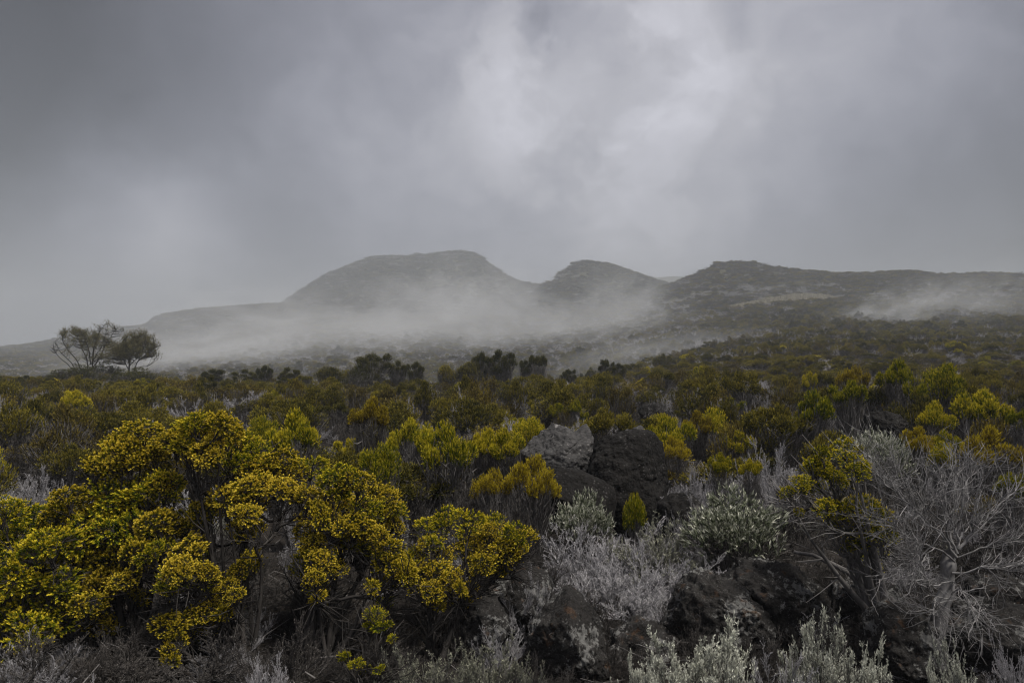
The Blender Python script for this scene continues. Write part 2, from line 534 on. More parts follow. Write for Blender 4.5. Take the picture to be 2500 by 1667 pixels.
# ------------------------------------------------------------------ prototypes: foliage clusters (unit radius)
def cluster_mesh(seed, mat, n_lump=13, per=46, nl=12, hl=.17, ll=.125, lw=.042, t0=.24, t1=.86, sp=.62):
    g = np.random.default_rng(seed)
    mb = MB()
    cdir = sphere_dirs(g, n_lump, -.12)
    cen = cdir * g.uniform(.42, .72, n_lump)[:, None] * np.array([1, 1, .85])
    rad = g.uniform(.26, .44, n_lump)
    P, A = [], []
    for c, r in zip(cen, rad):
        dd = sphere_dirs(g, per, -.75)
        q = c + dd * r
        keep = np.ones(per, bool)
        for c2, r2 in zip(cen, rad):
            if c2 is not c:
                keep &= np.linalg.norm(q - c2, axis=1) > r2 * .9
        keep &= (q[:, 2] > -.55) & ((q * unit(c[None])[0]).sum(1) > .05)
        P.append(q[keep])
        A.append(unit(dd * .8 + unit(q) * .5 + np.array([0, 0, .35]) + g.normal(0, .22, (per, 3)))[keep])
    P, A = np.concatenate(P), np.concatenate(A)
    keep = vnoise(P[:, 0] * 2.6 + seed, P[:, 1] * 2.6, P[:, 2] * 2.6) > -.42
    P, A = P[keep], A[keep]
    P = P + A * g.exponential(.05, (len(P), 1)) + A * ((g.random((len(P), 1)) < .16) * g.uniform(.10, .26, (len(P), 1)))
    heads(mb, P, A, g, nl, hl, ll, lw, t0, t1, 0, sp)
    # twigs from below the cluster into the lumps and on to the heads
    k = len(cen)
    root = np.tile(np.array([[0, 0, -1.0]]), (k, 1)) + g.normal(0, .06, (k, 3))
    tubes(mb, bez(root, cen * .3 + np.array([0, 0, -.35]), cen, 4), np.array([[.028, .022, .016, .010]]), 4, 1, .4)
    sel = g.random(len(P)) < .35
    Pq = P[sel]
    near = cen[np.argmin(np.linalg.norm(Pq[:, None] - cen[None], axis=2), 1)]
    tubes(mb, np.stack([near * .8, (near + Pq) / 2 + g.normal(0, .02, Pq.shape), Pq], 1), np.array([[.011, .008, .005]]), 3, 1, .5)
    return mb.mesh('foliage_cluster', [mat, M['bark']])


CL = {
    'gold': [cluster_mesh(100 + q, M['gold'], 15, 72, 14, hl=.12, ll=.105, lw=.058, t0=.10, t1=1.02, sp=.85) for q in range(6)],
    'lime': [cluster_mesh(200 + q, M['lime'], 12, 62, 12, hl=.24, ll=.105, lw=.030, t0=.12, t1=.88) for q in range(4)],
    'lemon': [cluster_mesh(260 + q, M['lime'], 11, 44, 14, hl=.2, ll=.115, lw=.05, t0=.06, t1=.98, sp=.75) for q in range(4)],
    'white': [cluster_mesh(300 + q, M['white'], 9, 40, 12, hl=.42, ll=.24, lw=.085, t0=-.05, t1=.98) for q in range(3)],
}
CLS = {k: [cluster_mesh(400 + q + 20 * n, M[k], 6, 44, 12, hl=.26, ll=.20, lw=.065, t1=.84) for q in range(3)] for n, k in enumerate(('gold', 'lime'))}


# ------------------------------------------------------------------ prototypes: shrubs of the open heath (unit height)
def shrub_proto(seed, mat, style, bark='midbark', n_blob=6, dens=1.0, leaf=1.0, t0=.05, t1=.8, body=1.0):
    """returns (foliage mesh, stem mesh); style: dome, fan, ball, umbel"""
    g = np.random.default_rng(seed)
    fo, st = MB(), MB()
    blobs = []
    for b in range(n_blob):
        a = 2 * np.pi * (b + g.uniform(-.3, .3)) / max(1, n_blob - 1)
        if style == 'dome':
            rr, zz, br = (g.uniform(.18, .34), g.uniform(.38, .66), g.uniform(.18, .28)) if b else (.04, .74, .25)
        elif style == 'fan':
            rr, zz, br = (g.uniform(.22, .40), g.uniform(.66, .84), g.uniform(.10, .16)) if b else (.05, .87, .15)
        elif style == 'ball':
            rr, zz, br = (g.uniform(.15, .32), g.uniform(.50, .78), g.uniform(.17, .24)) if b else (.05, .78, .22)
        elif style == 'tuft':
            rr, zz, br = (g.uniform(.14, .42), g.uniform(.50, .86), g.uniform(.085, .14)) if b else (.05, .88, .12)
        else:
            rr, zz, br = (g.uniform(.2, .38), g.uniform(.78, .90), g.uniform(.10, .15)) if b else (.03, .87, .14)
        blobs.append((rr * np.cos(a), rr * np.sin(a), zz, br))
    blobs = np.array(blobs)
    P, A = [], []
    for bx, by, bz, br in blobs:
        c = np.array([bx, by, bz])
        nl = 7
        lc = c + sphere_dirs(g, nl, -.3) * br * .6
        for q in lc:
            n = int(16 * dens)
            dd = sphere_dirs(g, n, -.7)
            p = q + dd * br * .52 * g.uniform(.8, 1.1, (n, 1))
            P.append(p)
            A.append(unit(dd * .6 + unit(p - np.array([0, 0, .1])) * .5 + np.array([0, 0, .45]) + g.normal(0, .25, (n, 3))))
    P, A = np.concatenate(P), np.concatenate(A)
    lowz = .50 if style == 'dome' else .46
    up = P[:, 2] > lowz + g.normal(0, .07, len(P))
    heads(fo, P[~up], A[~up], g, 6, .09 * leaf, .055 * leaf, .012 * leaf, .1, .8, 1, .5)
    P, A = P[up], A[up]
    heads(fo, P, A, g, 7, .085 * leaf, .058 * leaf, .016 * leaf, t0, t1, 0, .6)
    if body:                     # brush of fine grey brown twigs below the leafy top
        n = int(300 * body)
        a = g.uniform(0, 2 * np.pi, n)
        z = g.uniform(.18, .72, n)
        r = (.10 + .42 * z ** .8) * g.uniform(.35, 1.05, n) ** .7
        p = np.stack([r * np.cos(a), r * np.sin(a), z], 1)
        dv = unit(np.stack([np.cos(a) * .45, np.sin(a) * .45, np.full(n, .95)], 1) + g.normal(0, .16, (n, 3)))
        heads(fo, p, dv, g, 6, .13, .05, .010, .1, .8, 1, .35)
        tubes(st, np.stack([p - dv * .12, p + g.normal(0, .006, (n, 3)), p + dv * .10], 1), np.array([[.0042, .0034, .002]]), 3, 0, g.uniform(.2, .9, n))
    # stems
    m = len(blobs) * 3
    c = blobs[np.arange(m) % len(blobs)]
    end = c[:, :3] + g.normal(0, .05, (m, 3)) - np.array([0, 0, 1]) * c[:, 3:4] * .3
    root = np.concatenate([g.normal(0, .035, (m, 2)), np.full((m, 1), -.06)], 1)
    ctl = root * .4 + end * .4 + np.array([0, 0, -.08]) + g.normal(0, .05, (m, 3))
    tubes(st, bez(root, ctl, end, 6), np.array([[.017, .014, .011, .009, .007, .005]]), 4, 0, g.uniform(.2, .7, m))
    n = 260
    kx = g.integers(0, m, n)
    tt = g.uniform(.3, .95, n)[:, None]
    s0 = (1 - tt) ** 2 * root[kx] + 2 * tt * (1 - tt) * ctl[kx] + tt * tt * end[kx]
    e0 = P[g.integers(0, len(P), n)]
    near = np.linalg.norm(e0 - s0, axis=1)
    e0 = np.where((near > .45)[:, None], s0 + unit(end[kx] - root[kx] + g.normal(0, .35, (n, 3))) * g.uniform(.12, .3, (n, 1)), e0)
    tubes(st, np.stack([s0, (s0 + e0) / 2 + g.normal(0, .015, (n, 3)), e0], 1), np.array([[.007, .005, .0028]]), 3, 0, g.uniform(.3, .9, n))
    return fo.mesh('foliage', [mat, M['brown']]), st.mesh('stems', [M[bark]])


# ------------------------------------------------------------------ prototypes: bushes of leafy plumes (unit radius/height)
def plume_proto(seed, mat, bark, n_stem=34, n_side=12, nleaf=16, slen=.30, ll=.035, lw=.008, spread=1.0, upright=.5, t0=.1, t1=.85, droop=0.0):
    g = np.random.default_rng(seed)
    fo, st = MB(), MB()
    d = sphere_dirs(g, n_stem, .05)
    d[:, :2] *= spread
    d = unit(d)
    L = g.uniform(.65, 1.05, n_stem)
    root = np.concatenate([g.normal(0, .07, (n_stem, 2)), np.full((n_stem, 1), -.05)], 1)
    end = root + d * L[:, None]
    ctl = root + d * L[:, None] * .5 + np.array([0, 0, .10 - droop]) + g.normal(0, .07, (n_stem, 3))
    tubes(st, bez(root, ctl, end, 6), np.array([[.010, .009, .007, .006, .0045, .0025]]), 4, 0, g.uniform(.2, .7, n_stem))
    m = n_stem * n_side
    kx = np.repeat(np.arange(n_stem), n_side)
    tt = g.uniform(.25, 1.0, m)[:, None]
    s0 = (1 - tt) ** 2 * root[kx] + 2 * tt * (1 - tt) * ctl[kx] + tt * tt * end[kx]
    dd = unit(d[kx] * .7 + g.normal(0, .45, (m, 3)) + np.array([0, 0, upright]))
    ln = slen * g.uniform(.45, 1.15, m)[:, None] * (1.15 - .45 * tt)
    e0 = s0 + dd * ln
    mid = s0 + dd * ln * .5 + g.normal(0, .025, (m, 3))
    path = bez(s0, mid, e0, 4)
    tubes(st, path, np.array([[.0045, .004, .003, .0016]]), 3, 0, g.uniform(.3, .9, m))
    # forked twiglets
    f = m * 2
    kf = np.repeat(np.arange(m), 2)
    tf = g.uniform(.25, .8, f)[:, None]
    q0 = (1 - tf) ** 2 * s0[kf] + 2 * tf * (1 - tf) * mid[kf] + tf * tf * e0[kf]
    q1 = q0 + unit(dd[kf] + g.normal(0, .5, (f, 3))) * ln[kf] * g.uniform(.25, .5, (f, 1))
    tubes(st, np.stack([q0, (q0 + q1) / 2 + g.normal(0, .008, (f, 3)), q1], 1), np.array([[.0038, .003, .0018]]), 3, 0, g.uniform(.4, 1, f))

    def clothe(a, b, c, n, t0, t1):
        k = len(a)
        t = g.uniform(.12, 1.0, (k, n))
        T = t[..., None]
        p = ((1 - T) ** 2 * a[:, None] + 2 * T * (1 - T) * b[:, None] + T * T * c[:, None]).reshape(-1, 3)
        ax = np.repeat(unit(c - a), n, 0)
        D = unit(ax * .8 + g.normal(0, .5, (k * n, 3)))
        tn = np.clip(t0 + (t1 - t0) * t.ravel() + np.repeat(g.normal(0, .1, k), n) + g.normal(0, .08, k * n), 0, 1)
        leaves(fo, p, D, ll * g.uniform(.6, 1.3, k * n), lw * g.uniform(.7, 1.3, k * n), g, 0, tn)
    clothe(s0, mid, e0, nleaf, t0, t1)
    clothe(q0, (q0 + q1) / 2, q1, max(3, nleaf // 3), t0, t1)
    return fo.mesh('foliage', [mat]), st.mesh('stems', [M[bark]])


# ------------------------------------------------------------------ prototypes: bare dead shrubs
def bare_proto(seed, bark, n=7, levels=4, flat=.6):
    g = np.random.default_rng(seed)
    st = MB()

    def grow(p, d, L, r, lv):
        k = 5
        pts = [p]
        for q in range(k):
            d = unit(d + g.normal(0, .16, 3) + np.array([0, 0, .05]))
            pts.append(pts[-1] + d * L / k)
        pts = np.array(pts)
        tubes(st, pts[None], np.linspace(r, r * .5, k + 1)[None], 5 if lv > 2 else 3, 0, np.array([g.uniform(.3, 1)]))
        if lv > 0:
            for c in range(g.integers(2, 5)):
                q = g.integers(2, k + 1)
                grow(pts[q], unit(d + g.normal(0, .55, 3)), L * g.uniform(.5, .75), r * g.uniform(.4, .6), lv - 1)
    for b in range(n):
        a = 2 * np.pi * b / n + g.uniform(-.4, .4)
        grow(np.array([0, 0, -.05]), unit(np.array([np.cos(a) * flat, np.sin(a) * flat, g.uniform(.5, 1.1)])), g.uniform(.4, .6), .022, levels - 1)
    return st.mesh('branches', [M[bark]])


PR = {}


def reg(kind, foliage, stems):
    PR.setdefault(kind, []).append([foliage, stems, None, None])


for q in range(4):
    reg('olive', *shrub_proto(500 + q, M['olive'], 'dome', n_blob=6 + q % 3, dens=1.7, leaf=.75, t1=.92))
for q in range(3):
    reg('rust', *shrub_proto(520 + q, M['rust'], 'dome', n_blob=6, dens=1.4, leaf=.75))
for q in range(2):
    reg('fan', *shrub_proto(540 + q, M['olive'], 'fan', n_blob=7, dens=1.4, leaf=.75))
for q in range(3):
    reg('yellow', *shrub_proto(560 + q, M['lime'], ('fan', 'ball', 'fan')[q], n_blob=9, dens=2.0, leaf=.62, t0=.15, t1=.95))
for q in range(2):
    reg('amber', *shrub_proto(570 + q, M['amber'], 'fan', n_blob=8, dens=1.7, leaf=.65, t0=.3, t1=1.0))
for q in range(2):
    reg('green', *shrub_proto(580 + q, M['lime'], 'tuft', n_blob=12, dens=1.7, leaf=.6, t0=.05, t1=.72))
for q in range(3):
    reg('dark', *shrub_proto(590 + q, M['dark'], ('tuft', 'dome', 'tuft')[q], bark='midbark', n_blob=(15, 8, 12)[q], dens=1.6, leaf=.6))
reg('sprig', *shrub_proto(605, M['lime'], 'ball', n_blob=6, dens=1.8, leaf=.9, t0=.15, t1=.7, body=0))
for q in range(2):
    reg('everlasting', *shrub_proto(607 + q, M['white'], 'dome', n_blob=17, dens=.9, leaf=.85, t0=-.1, t1=1.0, body=.3))
reg('umbel', *shrub_proto(600, M['dark'], 'umbel', n_blob=9, dens=1.2, leaf=.8))
for q in range(3):
    reg('grey', *plume_proto(610 + q, M['grey'], 'twigbark', 38, 14, 20, ll=.024, lw=.0052, slen=.27, upright=.65))
for q in range(2):
    reg('brown', *plume_proto(620 + q, M['brown'], 'bark', 32, 13, 12, ll=.026, lw=.006))
for q in range(2):
    reg('sage', *plume_proto(630 + q, M['sage'], 'midbark', 30, 10, 20, ll=.045, lw=.012, upright=.9))
for q in range(3):
    reg('silver', *plume_proto(640 + q, M['silver'], 'midbark', 28, 9, 30, slen=.36, ll=.045, lw=.014, spread=.9, upright=1.3, t0=.2, t1=.95))
for q in range(3):
    reg('bare', None, bare_proto(650 + q, 'palebark', 6 + q, 4))
reg('baredark', None, bare_proto(660, 'bark', 7, 4))


def put(kind, name, label, cat, loc, scale, rot=None, group=None, var=None):
    """one shrub: an Empty with its foliage and stems; meshes are shared between alike shrubs"""
    if var is None:
        var = int(rng.integers(0, len(PR[kind])))
    p = PR[kind][var % len(PR[kind])]
    o = thing(name, label, cat, loc, group)
    o.scale = scale
    o.rotation_euler = (float(rng.normal(0, .05)), float(rng.normal(0, .05)), float(rng.uniform(0, 6.28)) if rot is None else rot)
    st = link('branches' if p[0] is None else 'stems', p[1], o)
    p[3] = p[3] or st
    if p[0] is not None:
        fo = link('foliage', p[0], o)
        fo['kind'] = 'stuff'
        kz = min(1.0, max(.5, 1.6 * scale[0] / scale[2])) if kind in ROUND else 1.0
        fo.scale = (1, 1, kz)
        fo.location = (0, 0, 1 - kz)
        p[2] = p[2] or fo
    return o


ROUND = ('yellow', 'amber', 'green', 'fan', 'dark', 'umbel')
KEEP = []        # keep-out discs (x, y, r) round hand-placed things


def put_px(kind, u, d, ytop, wpx, name, label, cat, group=None, var=None, keep=.35, sink=0.0):
    x = (u - 1250) / FPX * d
    z = zg(x, d) - sink
    h = max(.15, CAMZ - (ytop - 833.5) / FPX * d - z)
    w = wpx * d / FPX
    if kind in ('grey', 'brown', 'sage', 'silver'):
        w *= .62
    KEEP.append((x, d, w * keep))
    return put(kind, name, label, cat, (x, d, z), (w, w, h), None, group, var)


# ------------------------------------------------------------------ the golden shrubs in front
def golden_shrub(label, bu, bd, cl, kind, group, back=.65, fill=1.04, lean=0.72, seed=0, name='golden_heath_shrub', cat='shrub', bark='bark', r0=.026, squash=.85, small=26):
    g = np.random.default_rng(seed)
    bx = (bu - 1250) / FPX * bd
    bz = zg(bx, bd)
    root = thing(name, label, cat, (bx, bd, bz), group)
    base = np.array([bx, bd, bz])
    KEEP.append((bx, bd, .5))
    spots = []
    zt = max(CAMZ - (c[1] - 833.5) / FPX * bd for c in cl) - bz
    for (cu, cyy, cr) in cl:
        h = (CAMZ - (cyy - 833.5) / FPX * bd - bz) / zt
        dc = bd + lean * (h - .45) + g.uniform(-.28, .22)
        spots.append((at(cu, cyy, dc), cr * dc / FPX * fill))
        if g.random() < back * .6 and cr > 30:
            de = dc + g.uniform(-.1, .25)
            spots.append((at(cu + g.uniform(-55, 55), cyy + g.uniform(-10, 40), de), cr * .8 * de / FPX))
        if g.random() < back:
            dd = dc + g.uniform(.3, .7)
            spots.append((at(cu + g.uniform(-40, 40), cyy + g.uniform(0, 45), dd), cr * dd / FPX))
    bm = M[bark]
    paths = []
    for p, r in spots:
        lib = CLS if (r * FPX / bd < small and kind in CLS) else CL
        pick = 'lemon' if kind == 'gold' and lib is CL and g.random() < .28 else kind
        o = link('foliage_cluster', lib[pick][g.integers(0, len(lib[pick]))], root)
        o.location = p - base
        o.scale = (r * g.uniform(.85, 1.2), r * g.uniform(.85, 1.2), r * squash * g.uniform(.8, 1.15))
        o.rotation_euler = (g.normal(0, .3), g.normal(0, .3), g.uniform(0, 6.28))
        o['kind'] = 'stuff'
        mb = MB()
        e = p - base - np.array([0, 0, r * .8])
        s, rs = np.array([g.normal(0, .07), g.normal(0, .07), -.08]), r0
        if len(paths) > 4 and g.random() < .78:        # fork from a standing branch
            cand = np.concatenate([q[3:7] for q in paths])
            cst = np.linalg.norm(cand - e, axis=1) + 1.2 * np.maximum(0, cand[:, 2] - e[2] + .12)
            s, rs = cand[np.argmin(cst)], r0 * .5
        ctl = s * .45 + e * .5 + np.array([0, 0, -.08]) + g.normal(0, .05, 3)
        path = bez(s[None], ctl[None], e[None], 9)
        path += np.cumsum(g.normal(0, .008, path.shape), axis=1)
        path[:, -1] = e
        paths.append(path[0])
        tubes(mb, path, np.linspace(rs, .006, 9)[None] * g.uniform(.7, 1.1), 6, 0, np.array([g.uniform(.1, .7)]))
        n = 16           # side twigs
        t = g.integers(3, 9, n)
        q0 = path[0, t]
        q1 = q0 + unit(unit(e - s)[None] + g.normal(0, .5, (n, 3))) * g.uniform(.10, .30, (n, 1))
        tubes(mb, np.stack([q0, (q0 + q1) / 2 + g.normal(0, .012, (n, 3)), q1], 1), np.array([[.005, .0035, .002]]), 3, 0, g.uniform(.3, .9, n))
        b = link('branch', mb.mesh('branch', [bm], True), root)
    return root


GG = 'golden shrubs in the front'
golden_shrub('big green tinged golden shrub filling the left edge of the heath', 60, 5.6,
             [(10, 1330, 62), (80, 1275, 64), (60, 1400, 72), (128, 1335, 66), (45, 1480, 74), (118, 1440, 62), (20, 1252, 42), (70, 1545, 56), (-40, 1400, 70), (-50, 1300, 60), (150, 1500, 50)],
             'lemon', GG, seed=1)
golden_shrub('wide domed golden shrub between the green tinged one and the tallest one', 330, 6.0,
             [(345, 1062, 46), (300, 1115, 52), (235, 1148, 48), (380, 1130, 46), (430, 1085, 40), (165, 1222, 44), (215, 1235, 50), (285, 1225, 58), (360, 1220, 58), (140, 1270, 40),
              (225, 1300, 60), (305, 1300, 62), (380, 1285, 52), (200, 1360, 52), (270, 1370, 54), (335, 1360, 48), (405, 1190, 40), (255, 1430, 46), (222, 1482, 46), (245, 1532, 42), (308, 1418, 36), (172, 1478, 24), (330, 1460, 28)],
             'gold', GG, seed=2)
golden_shrub('tallest golden shrub with tiers of yellow clusters on dark forked stems', 590, 5.7,
             [(480, 1048, 46), (540, 1050, 46), (590, 1085, 42), (628, 1115, 40), (455, 1090, 36), (510, 1105, 44), (565, 1140, 42), (640, 1160, 54), (690, 1135, 42), (620, 1195, 52),
              (560, 1225, 56), (500, 1262, 46), (600, 1262, 42), (448, 1295, 42), (465, 1345, 44), (438, 1395, 42), (424, 1432, 40), (500, 1400, 34), (525, 1428, 32), (605, 1388, 36), (555, 1440, 30),
              (575, 1460, 26), (500, 1500, 32), (418, 1530, 40), (468, 1542, 36), (428, 1582, 34), (395, 1340, 30), (690, 1200, 40)],
             'gold', GG, seed=3)
golden_shrub('golden shrub with long bare stems sweeping up to the right', 770, 5.6,
             [(758, 1142, 38), (838, 1168, 42), (760, 1228, 48), (812, 1200, 50), (878, 1185, 46), (930, 1222, 42), (962, 1262, 34), (900, 1252, 46), (780, 1262, 40), (845, 1235, 40),
              (862, 1292, 46), (918, 1312, 40), (830, 1312, 40), (772, 1330, 34), (780, 1372, 38), (768, 1420, 30), (812, 1392, 30), (960, 1392, 40), (940, 1348, 40), (942, 1430, 26), (905, 1435, 24), (780, 1455, 20)],
             'gold', GG, seed=4)
golden_shrub('bright yellow rounded shrub standing just left of the grey twiggy bushes', 1060, 5.7,
             [(1088, 1278, 40), (1145, 1275, 40), (1196, 1288, 42), (1250, 1312, 36), (1180, 1335, 44), (1232, 1345, 38), (1170, 1382, 34), (1215, 1385, 30), (1060, 1330, 28), (1035, 1330, 22),
              (1060, 1405, 46), (1103, 1420, 38), (1020, 1432, 30), (1008, 1368, 32), (1050, 1445, 32), (1120, 1440, 24), (990, 1400, 24)],
             'gold', GG, seed=5)
golden_shrub('small green sprigged shrub at the bottom under the long bare stems', 905, 5.15,
             [(920, 1505, 26), (938, 1530, 24), (905, 1530, 20), (850, 1605, 20), (872, 1622, 18), (955, 1560, 14), (888, 1640, 16), (925, 1632, 14)],
             'lime', GG, seed=6, back=.2, r0=.012, lean=.3)
golden_shrub('leaning yellow and green shrub on a gnarled trunk beside the bare grey one', 2185, 5.8,
             [(2065, 1095, 30), (2076, 1128, 36), (2094, 1152, 29), (2010, 1112, 23), (2098, 1100, 14), (1988, 1148, 34), (1955, 1182, 30), (1975, 1200, 34), (2034, 1172, 34), (1925, 1205, 23),
              (2015, 1245, 32), (2048, 1250, 32), (2030, 1278, 26), (2098, 1245, 40), (2110, 1290, 42), (2138, 1262, 39), (2130, 1325, 36), (2160, 1307, 32), (1950, 1252, 14), (2085, 1330, 29)],
             'lemon', GG, back=.3, seed=7, lean=.3, small=0, r0=.034, bark='midbark')

# ------------------------------------------------------------------ hand-placed shrubs behind them
def S(kind, u, d, ytop, w, label, name='heath_shrub', cat='shrub', group='shrubs standing behind the golden ones', **k):
    put_px(kind, u, d, ytop, w, name, label, cat, group, **k)


S('amber', 905, 11.4, 978, 105, 'orange yellow shrub on a fan of bare stems behind the long bare stems')
S('yellow', 730, 8.8, 1010, 150, 'flat topped yellow flowering shrub on pale stems behind the tallest golden shrub', var=0)
S('yellow', 1000, 11.0, 1028, 130, 'yellow rimmed shrub just right of the orange yellow fan shrub', var=2)
S('yellow', 925, 8.6, 1088, 110, 'loose yellow green shrub low in front of the orange yellow fan', var=1)
S('yellow', 1090, 9.6, 1040, 165, 'broad yellow green domed shrub on a wide fan of brown stems', var=0)
S('yellow', 1180, 10.2, 1048, 95, 'yellow shrub between the broad green dome and the rounded lemon one', var=2)
S('yellow', 1248, 10.0, 1050, 105, 'rounded lemon yellow shrub left of the pale boulder', var=0)
S('amber', 1300, 8.6, 1125, 150, 'tall rust brown twiggy shrub in front of the pale boulder', var=1)
S('amber', 1225, 8.5, 1150, 110, 'brown and orange sprigged shrub under the lemon yellow one', var=0)
S('green', 1365, 19, 985, 60, 'round green shrub above the pale boulder, left of a pair')
S('green', 1408, 19, 978, 58, 'round green shrub above the pale boulder, right of a pair')
S('yellow', 1300, 13.0, 1022, 120, 'olive yellow shrub peeping over the left shoulder of the pale boulder', var=1)
S('olive', 1462, 14, 1032, 70, 'small olive shrub behind the gap between the two boulders')
S('yellow', 1615, 16, 1012, 90, 'bright lime shrub behind the dark boulder', var=1)
S('amber', 1640, 12, 1072, 90, 'yellow orange shrub against the right side of the dark boulder')
S('yellow', 1735, 14, 1002, 110, 'spreading yellow green shrub right of the lime shrub', var=1)
S('amber', 1695, 13.5, 1010, 90, 'orange tipped shrub between the lime and spreading shrubs')
S('green', 1788, 20, 972, 70, 'dense green ball shrub far behind the spreading one')
S('yellow', 1815, 13, 1055, 80, 'yellow green shrub at the edge of the grey twigs', var=0)
S('yellow', 1756, 8.9, 1108, 58, 'upright yellow tipped shrub rising from the grey twigs, left of two', var=0)
S('yellow', 1832, 8.9, 1120, 62, 'upright yellow tipped shrub rising from the grey twigs, right of two', var=2)
S('green', 1975, 13.5, 955, 130, 'green shrub with ball shaped heads on dark stems', var=0)
S('green', 2065, 14.5, 930, 95, 'tall green headed shrub beside the ball headed one', var=1)
S('amber', 2085, 19, 897, 80, 'orange crowned shrub behind the tall green headed ones')
S('green', 2205, 16, 880, 120, 'tallest green crowned shrub on a dark forked stem at the right', var=0)
S('yellow', 2290, 17, 893, 130, 'loose lime green shrub right of the tallest forked one', var=1)
S('yellow', 2390, 13.5, 958, 160, 'large domed yellow green shrub near the dark gravel', var=2)
S('yellow', 2275, 13, 985, 100, 'yellow green shrub leaning below the large dome', var=0)
S('amber', 2235, 11, 1045, 90, 'orange and lime sprigged shrub above the bare grey shrub')
S('green', 2300, 11.5, 1052, 80, 'dark lime shrub tucked behind the orange sprigged one')
S('yellow', 2305, 10.5, 1082, 75, 'small yellow shrub between the two orange sprigged ones', var=1)
S('amber', 2400, 10.2, 1052, 160, 'wide yellow and orange shrub above the bare branches at the right')
S('green', 2492, 12.5, 1000, 70, 'dark green shrub cut by the right edge')
S('green', 2458, 7.6, 1155, 90, 'dark green tuft low at the right among the grey twigs', var=1)
S('sprig', 1552, 8.2, 1208, 62, 'small vivid green sprig growing at the foot of the dark boulder', var=0)
S('yellow', 640, 13, 1018, 90, 'olive yellow shrub just behind the top of the tallest golden shrub', var=1)

# white everlastings
for u, d, yt, w, lab in [(1795, 7.4, 1190, 250, 'big white tipped everlasting bush right of the grey twiggy bushes'),
                         (1420, 8.0, 1200, 150, 'small white tipped everlasting bush below the pale boulder'),
                         (2140, 10.8, 1042, 170, 'dull white tipped everlasting bush under the ball headed green shrub')]:
    put_px('everlasting', u, d, yt, w, 'everlasting_bush', lab, 'bush', 'white tipped everlasting bushes')

# grey twiggy bushes, sage and silver wormwood
def G(kind, u, d, ytop, w, label, name, group, **k):
    put_px(kind, u, d, ytop, w, name, label, 'bush', group, **k)


